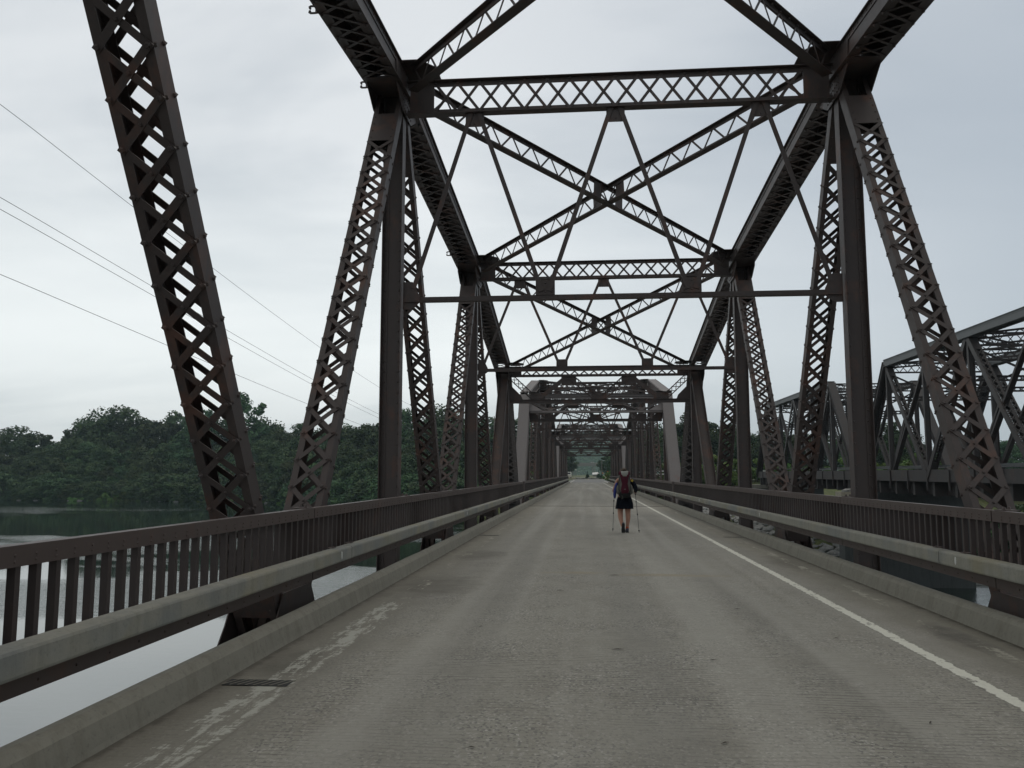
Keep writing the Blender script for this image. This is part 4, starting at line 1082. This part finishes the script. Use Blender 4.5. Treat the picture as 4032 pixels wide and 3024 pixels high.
# overpass
t = empty('overpass', (6, 610, 0)); mb = MB(); mb.bb(-70, 70, -5, 5, 7.0, 8.5); mb.bb(-70, 70, -5.2, -5, 7.9, 9.3); mb.build('overpass_deck', M_PIER, t)
for x in (-38, -19, -1.5, .1, 22, 40):
    mb = MB(); mb.bb(x-.35, x+.35, -4, 4, -2, 7.0); mb.build('pier', M_GUARD, t)
tag(t, 'distant grey highway overpass on slim piers crossing before the wooded hill', 'overpass')
def car(x, y, z, L_, H_, col, label, cat='van'):
    t = empty('parked_van', (x, y, z)); mb = MB(); w = .95
    prof = [(-L_/2, .35), (-L_/2, H_*.55), (-L_/2+.25, H_*.62), (-L_/2+.7, H_*.95), (-L_/2+1.0, H_), (L_/2-.25, H_), (L_/2, H_*.85), (L_/2, .35)]
    mb.prism(prof, 0, -w, w); mb.build('body', col, t)
    mb = MB(); mb.bb(-w*.82, w*.82, -L_/2+.28, -L_/2+.34, H_*.6, H_*.6+.01); mb.add([(-w*.85, -L_/2+.24, H_*.63), (w*.85, -L_/2+.24, H_*.63), (w*.8, -L_/2+.66, H_*.93), (-w*.8, -L_/2+.66, H_*.93)], [(0, 1, 2, 3)]); mb.build('windscreen', M_BLACK, t)
    for sx in (-1, 1):
        for sy in (-1, 1):
            mb = MB(); mb.tube([(sx*(w-.2), sy*L_*.32, .34), (sx*(w+.02), sy*L_*.32, .34)], .34, 12); mb.build('wheel', M_BLACK, t)
    tag(t, label, cat)
car(CX-5.35, 255, .1, 5.2, 1.9, M_WHITEP, 'white van parked left of the road end beside the poles')
car(CX+4.9, 612, 8.55, 4.6, 1.4, M_WHITEP, 'small white car driving over the distant overpass', 'car')
# pale-roofed shed
t = empty('shed', (CX+4.8, 400, .2)); mb = MB(); mb.bb(-1.4, 1.4, -3, 3, 0, .9); mb.build('wall', M_PIER, t)
mb = MB(); mb.add([(-1.6, -3.2, .85), (1.5, -3.2, 1.0), (1.5, 0, 2.1), (-1.6, 0, 1.8), (-1.6, 3.2, .9), (1.5, 3.2, 1.0)], [(0, 1, 2, 3), (3, 2, 5, 4), (0, 3, 4), (1, 5, 2)]); mb.build('roof', M_WHITEP, t)
tag(t, 'low shed with pale roof beyond the road end under the overpass', 'shed')
def sign(x, y, zc, r, mat, shape, label, group=None):
    t = empty('road_sign', (x, y, 0)); mb = MB(); mb.bb(-.03, .03, 0, .06, -.3, zc); mb.build('sign_post', M_WOODP, t)
    mb = MB()
    n = {'diamond': 4, 'round': 16}[shape]
    mb.add([(r*math.cos(2*math.pi*i/n), -.02, zc+r*math.sin(2*math.pi*i/n)) for i in range(n)]+[(r*math.cos(2*math.pi*i/n), -.005, zc+r*math.sin(2*math.pi*i/n)) for i in range(n)], [tuple(range(n)), tuple(range(2*n-1, n-1, -1))]+[(i, (i+1) % n, (i+1) % n+n, i+n) for i in range(n)])
    mb.build('sign_panel', mat, t)
    if shape == 'diamond':
        mb = MB(); mb.bb(-.03, .03, -.028, -.022, zc-r*.5, zc+r*.45); mb.box((.0, -.025, zc+r*.05), r*.3, .003, .03); mb.build('sign_symbol', M_BLACK, t)
    tag(t, label, 'road sign', group)
sign(CX+5.25, 200, 1.86, .28, M_ORANGE, 'diamond', 'nearer larger orange diamond warning sign right of the road end')
sign(CX+5.35, 262, 1.66, .25, M_ORANGE, 'diamond', 'farther smaller orange diamond warning sign right of the road end')
sign(CX-2.45, 300, 2.35, .18, M_WHITEP, 'round', 'small round white sign left of the road end')
sign(CX-3.5, 300, 2.95, .27, M_WHITEP, 'round', 'larger round white sign on a tall post left of the road end')

# ------------------------------------------------------------------ hiker
HX, HY = CX+.99, 21.76
M_SKIN = simple('skin', (.36, .19, .13), .6, .08, 5)
M_HAIR = simple('brown_hair', (.055, .035, .022), .7, .4, 40)
M_SHIRT = simple('navy_shirt', (.008, .010, .018), .9, .2, 8, .1)
M_SHORT = simple('black_skirt_cloth', (.006, .007, .011), .95, .3, 14, .05)
M_MAROON = simple('maroon_pack_cloth', (.060, .013, .022), .85, .3, 14, .1)
M_PGREY = simple('grey_pack_cloth', (.11, .107, .092), .85, .3, 14, .15)
M_LIDG = simple('pale_grey_pack_cloth', (.27, .27, .245), .75, .15, 10)
M_CHAR = simple('charcoal_pack_cloth', (.022, .023, .023), .9, .2, 8, .1)
M_BLUE = simple('blue_jacket_cloth', (.018, .028, .16), .7, .3, 10)
M_SHOE = simple('grey_shoe', (.05, .055, .075), .7, .3, 30)
M_SOLE = simple('dark_sole', (.022, .023, .025), .8, .2)
M_SOCK = simple('orange_sock', (.42, .07, .025), .8, .1)
M_POLE = simple('pole_metal', (.10, .10, .095), .35, .1, 5, .5)
M_YFL = simple('yellow_flower_cloth', (.6, .45, .05), .7, .2)
person = empty('person', (HX, HY, 0))
tag(person, 'person walking away mid-stride in black skirt, bare legs and trail shoes, carrying a large pack', 'person')
def skin_obj(name, verts, edges, root, mat, parent, sub=2):
    me = bpy.data.meshes.new(name); bm = bmesh.new(); lay = bm.verts.layers.skin.verify()
    vs = []
    for i, (co, r) in enumerate(verts):
        v = bm.verts.new(co); v[lay].radius = (r if isinstance(r, tuple) else (r, r)); v[lay].use_root = (i == root); vs.append(v)
    for a, b2 in edges: bm.edges.new((vs[a], vs[b2]))
    bm.to_mesh(me); bm.free(); me.materials.append(mat)
    o = bpy.data.objects.new(name, me); scene.collection.objects.link(o); o.parent = parent
    k = o.modifiers.new('skin', 'SKIN'); k.use_smooth_shade = True
    s_ = o.modifiers.new('sub', 'SUBSURF'); s_.levels = sub; s_.render_levels = sub
    return o
# x right, y forward (away from camera), z up; left foot trailing on its toe, right foot planted
V = [((0, .02, .93), (.150, .110)), ((0, .03, 1.08), (.125, .10)), ((0, .06, 1.25), (.155, .10)), ((0, .08, 1.36), (.10, .075)), ((0, .09, 1.42), .05), ((0, .11, 1.50), (.062, .068)), ((0, .12, 1.575), (.066, .078)), ((0, .11, 1.62), (.04, .05)),
     ((-.09, .0, .85), .105), ((-.108, .05, .52), .074), ((-.108, -.03, .38), .066), ((-.080, -.16, .21), .042), ((-.062, -.19, .15), .040),            # left leg: knee bent, shank trailing
     ((.080, .02, .85), .105), ((.085, .03, .52), .072), ((.09, .02, .38), .068), ((.066, -.02, .16), .042), ((.060, -.02, .09), .040),
     ((-.17, .07, 1.335), .052), ((-.255, .05, 1.10), .042), ((-.275, .14, 1.05), .036), ((-.255, .29, 1.04), .028), ((-.25, .345, 1.03), .034),
     ((.17, .07, 1.335), .052), ((.285, .05, 1.15), .043), ((.30, .12, 1.10), .036), ((.295, .25, 1.02), .028), ((.292, .30, 1.005), .034)]
E_ = [(0, 1), (1, 2), (2, 3), (3, 4), (4, 5), (5, 6), (6, 7), (0, 8), (8, 9), (9, 10), (10, 11), (11, 12), (0, 13), (13, 14), (14, 15), (15, 16), (16, 17), (3, 18), (18, 19), (19, 20), (20, 21), (21, 22), (3, 23), (23, 24), (24, 25), (25, 26), (26, 27)]
skin_obj('body', V, E_, 0, M_SKIN, person)
def ering(cx, cy, z, rx, ry, n=20, wob=0, ph=0):
    return [Vector((cx+rx*math.cos(2*math.pi*i/n)*(1+wob*math.sin(5*2*math.pi*i/n+ph)), cy+ry*math.sin(2*math.pi*i/n)*(1+wob*math.cos(4*2*math.pi*i/n+ph)), z)) for i in range(n)]
mb = MB(); mb.loft([ering(0, .03, .90, .15, .115), ering(0, .03, 1.05, .145, .11), ering(0, .05, 1.22, .17, .12), ering(0, .08, 1.33, .17, .10), ering(0, .09, 1.395, .085, .07)])
mb.build('shirt', M_SHIRT, person, True)
mb = MB(); mb.tube([(.165, .07, 1.34), (.235, .06, 1.25), (.287, .05, 1.15), (.302, .12, 1.10), (.297, .22, 1.035)], [.066, .060, .058, .052, .042], 10); mb.build('sleeve', M_SHIRT, person, True)
mb = MB(); mb.loft([ering(-.002, .01, .60, .228, .17, 26, .05), ering(-.002, .01, .615, .228, .17, 26, .05), ering(0, .01, .72, .218, .16, 26, .03, 1), ering(0, .02, .84, .195, .15, 26, .01), ering(0, .03, .95, .155, .125, 26)])
mb.build('skirt', M_SHORT, person, True)
mb = MB()
rings = []
for i in range(9):
    f = i/8; th = f*math.pi; z = 1.565 + .092*math.cos(math.pi-th)*1.0; r = max(.004, math.sin(th))
    rings.append([Vector((.082*r*math.cos(2*math.pi*k/16)*(1+.06*math.sin(k*3+i)), .10+.098*r*math.sin(2*math.pi*k/16)-.012, z)) for k in range(16)])
mb.loft(rings); mb.v = [(x, min(y, .155) if z < 1.6 else y, z) for x, y, z in mb.v]
mb.build('hair', M_HAIR, person, True)
mb = MB(); mb.tube([(.03, -.0, 1.62), (.0, -.035, 1.60), (-.03, -.02, 1.575)], [.02, .032, .018], 8); mb.build('hair_bun', M_HAIR, person, True)
# ears, nose
mb = MB()
for s in (-1, 1): mb.tube([(s*.070, .115, 1.53), (s*.080, .105, 1.555), (s*.074, .11, 1.58)], [.008, .014, .008], 6)
mb.build('ear', M_SKIN, person, True)
mb = MB(); mb.tube([(0, .185, 1.575), (0, .212, 1.548), (0, .190, 1.538)], [.008, .014, .012], 6)
mb.build('nose', M_SKIN, person, True)
mb = MB(); mb.tube([(-.024, .186, 1.517), (0, .194, 1.515), (.024, .186, 1.517)], [.004, .007, .004], 6); mb.build('mouth', simple('lips', (.33, .10, .09), .6, .1), person, True)
for s in (-1, 1):
    mb = MB(); mb.tube([(s*.028-.010, .184, 1.568), (s*.028, .192, 1.570), (s*.028+.010, .184, 1.568)], [.004, .008, .004], 6); mb.build('eye', M_BLACK, person, True)
# fingers closed on the grips
for s, hx, hy, hz in ((-1, -.25, .345, 1.03), (1, .292, .30, 1.005)):
    mb = MB()
    for i in range(4):
        z = hz+.030-i*.019; r = .0095-.0006*i
        mb.tube([(hx-s*(-.018), hy-.02, z), (hx+s*.026, hy+.012, z), (hx+s*.016, hy+.040, z-.002), (hx-s*.012, hy+.036, z-.003), (hx-s*.016, hy+.015, z-.003)], [r, r, r*.95, r*.85, r*.7], 6)
    mb.tube([(hx-s*.015, hy-.015, hz+.01), (hx-s*.028, hy+.012, hz+.035), (hx-s*.008, hy+.034, hz+.044)], [.012, .0105, .008], 6)
    mb.build('fingers', M_SKIN, person, True)
# shoes: left sole faces the camera with the toe on the ground
def shoe(loc, pitch, lab):
    o1 = MB(); n = 14
    def fr(y, hw, z0, z1):
        return [Vector((hw*math.cos(2*math.pi*i/n), y, (z0+z1)/2+(z1-z0)/2*math.sin(2*math.pi*i/n))) for i in range(n)]
    o1.loft([fr(-.085, .022, .012, .05), fr(-.07, .036, .008, .105), fr(-.02, .040, .008, .110), fr(.04, .042, .008, .085), fr(.11, .047, .008, .062), (fr(.165, .040, .010, .045)), fr(.188, .018, .014, .030)])
    sh = o1.build('shoe', M_SHOE, person, True)
    o2 = MB()
    pts = [(-.03, -.085), (.03, -.085), (.038, -.05), (.034, .03), (.049, .10), (.042, .165), (.015, .192), (-.018, .192), (-.044, .165), (-.047, .10), (-.036, .03), (-.038, -.05)]
    k = len(pts); o2.add([(x, y, -.012) for x, y in pts]+[(x, y, .012) for x, y in pts], [tuple(range(k-1, -1, -1)), tuple(range(k, 2*k))]+[(i, (i+1) % k, (i+1) % k+k, i+k) for i in range(k)])
    so_ = o2.build('sole', M_SOLE, sh)
    sh.location = loc; sh.rotation_euler = (pitch, 0, .05)
    return sh
shoe((.060, .0, .012), 0, 'r'); sl_ = shoe((-.045, -.20, .16), R(-68), 'l')
for (x, y, z) in ((.060, -.025, .135),):
    mb = MB(); mb.tube([(x, y, z-.045), (x, y, z+.012)], .042, 10); mb.build('sock', M_SOCK, person, True)
# pack
pack = empty('backpack', (HX, HY, .9)); tag(pack, 'large maroon and grey hiking backpack with pale grey lid on the walker', 'backpack')
def pr(z, hw, y0, y1, n=20, p=2.6):
    r = []
    for i in range(n):
        a = 2*math.pi*i/n; c, s = math.cos(a), math.sin(a)
        r.append(Vector((hw*math.copysign(abs(c)**(2/p), c), (y0+y1)/2+(y1-y0)/2*math.copysign(abs(s)**(2/p), s), z-.9)))
    return r
mb = MB(); mb.loft([pr(1.00, .13, -.30, -.06), pr(1.06, .155, -.335, -.05), pr(1.20, .160, -.34, -.04), pr(1.34, .150, -.33, -.03), pr(1.46, .150, -.30, -.03), pr(1.53, .13, -.26, -.03)]); mb.build('main_bag', M_PGREY, pack, True)
mb = MB(); mb.loft([pr(.875, .10, -.25, -.04), pr(.90, .135, -.29, -.03), pr(.96, .155, -.325, -.04), pr(1.02, .145, -.33, -.05), pr(1.03, .10, -.32, -.06)]); mb.build('base_pocket', M_CHAR, pack, True)
def panel(name, pts, y, mat, th=.035):
    k = len(pts); mb = MB(); cx_ = sum(p[0] for p in pts)/k; cz_ = sum(p[1] for p in pts)/k
    inner = [(cx_+(x-cx_)*.75, cz_+(z-cz_)*.85) for x, z in pts]
    mb.add([(x, y+.03, z-.9) for x, z in pts]+[(x, y, z-.9) for x, z in pts]+[(x, y-th, z-.9) for x, z in inner], [(i, (i+1) % k, (i+1) % k+k, i+k) for i in range(k)]+[(i+k, (i+1) % k+k, (i+1) % k+2*k, i+2*k) for i in range(k)]+[tuple(range(2*k, 3*k))])
    mb.build(name, mat, pack, True)
panel('front_pocket', [(-.092, 1.00), (.092, 1.00), (.105, 1.08), (.075, 1.24), (.098, 1.38), (.125, 1.50), (-.125, 1.50), (-.098, 1.38), (-.075, 1.24), (-.105, 1.08)], -.325, M_MAROON)
mb = MB(); mb.loft([pr(1.44, .10, -.33, -.02), pr(1.47, .145, -.345, -.01), pr(1.525, .150, -.33, -.01), pr(1.565, .12, -.28, -.02)]); mb.build('lid', M_MAROON, pack, True)
panel('lid_panel', [(-.055, 1.425), (.055, 1.425), (.085, 1.49), (.095, 1.566), (-.095, 1.566), (-.085, 1.49)], -.345, M_LIDG, .02)
for s in (-1, 1):
    mb = MB(); mb.loft([[Vector((s*.155+.05*math.cos(a)*k, -.17+.10*math.sin(a)*k, z-.9)) for a in [2*math.pi*i/12 for i in range(12)]] for z, k in ((.97, .5), (1.0, 1.0), (1.12, 1.1), (1.2, .7))]); mb.build('side_pocket', M_PGREY, pack, True)
    mb = MB(); mb.tube([(s*.11, -.31, 1.46-.9), (s*.145, -.30, 1.30-.9), (s*.15, -.31, 1.10-.9), (s*.09, -.33, .98-.9)], .007, 5); mb.build('strap', M_CHAR, pack)
    mb = MB(); mb.tube([(s*.10, -.04, 1.46-.9), (s*.115, .06, 1.43-.9), (s*.12, .17, 1.33-.9), (s*.13, .15, 1.15-.9), (s*.15, .02, 1.02-.9)], .02, 8); mb.build('shoulder_strap', M_CHAR, pack, True)
mb = MB(); mb.tube([(-.08, -.33, .95-.9), (-.06, -.36, .90-.9), (-.09, -.36, .86-.9), (-.05, -.35, .865-.9)], .005, 5); mb.build('strap', M_PGREY, pack)
mb = MB(); mb.bb(-.022, .022, -.364, -.360, 1.105-.9, 1.112-.9); mb.build('logo', M_LIDG, pack)
mb = MB()
for i in range(5):
    a = 2*math.pi*i/5; mb.tube([(.19, -.20, 1.32-.9), (.19+.03*math.cos(a), -.21, 1.32-.9+.025*math.sin(a))], [.008, .015], 6)
tag_o = mb.build('yellow_flower', M_YFL, pack, True)
# blue jacket hanging at the left side
mb = MB(); rg = []
for (x, z, hw) in ((-.19, 1.27, .02), (-.205, 1.20, .04), (-.235, 1.08, .042), (-.252, .97, .036), (-.250, .90, .026), (-.243, .865, .008)):
    rg.append([Vector((HX+x+hw*math.cos(2*math.pi*i/14)*(1+.2*math.sin(i*3+z*20)), HY-.12+.045*math.sin(2*math.pi*i/14), z)) for i in range(14)])
mb.loft(rg); o = mb.build('jacket', M_BLUE, None, True); tag(o, 'blue jacket hanging from the left side of the backpack', 'jacket')
def tpole(label, top, tip, loc):
    t = empty('trekking_pole', (HX+tip[0], HY+tip[1], tip[2])); T = Vector(top)-Vector(tip); u = T.normalized(); n = T.length
    mb = MB(); mb.tube([u*.05, u*(n*.42)], .0065, 7); mb.tube([u*(n*.42), u*(n*.72)], .0075, 7); mb.tube([u*(n*.72), u*(n-.13)], .009, 7); mb.build('shaft', M_POLE, t)
    mb = MB(); mb.tube([u*(n-.14), u*(n-.10), u*(n-.02), u*(n+.01)], [.013, .014, .016, .012], 8); mb.build('grip', M_BLACK, t)
    for f in (.42, .72): mb = MB(); mb.tube([u*(n*f-.02), u*(n*f+.02)], .014, 8); mb.build('lock_collar', M_BLACK, t)
    mb = MB(); mb.tube([u*0, u*.05], [.006, .011], 7); mb.tube([u*.05, u*.06], .022, 10); mb.build('tip', M_BLACK, t)
    tag(t, label, 'trekking pole', 'trekking poles of the walker')
tpole('dark trekking pole in the left hand of the walker', (-.245, .365, 1.09), (-.310, -.08, .04), None)
tpole('dark trekking pole in the right hand of the walker', (.292, .32, 1.075), (.362, -.05, .0), None)

# ------------------------------------------------------------------ air
mb = MB(); mb.bb(-1000, 1000, -320, 2050, -10.5, 100)
hz_m = bpy.data.materials.new('haze_air'); hz_m.use_nodes = True; h = hz_m.node_tree; h.nodes.clear()
vo = h.nodes.new('ShaderNodeVolumePrincipled'); vo.inputs['Density'].default_value = .00020; vo.inputs['Color'].default_value = (.66, .86, .97, 1)
ou = h.nodes.new('ShaderNodeOutputMaterial'); h.links.new(vo.outputs[0], ou.inputs['Volume'])
USE_HAZE = True
if USE_HAZE:
    o = mb.build('haze', hz_m); o['kind'] = 'stuff'; o['label'] = 'thin pale haze over the river valley'; o['category'] = 'haze'
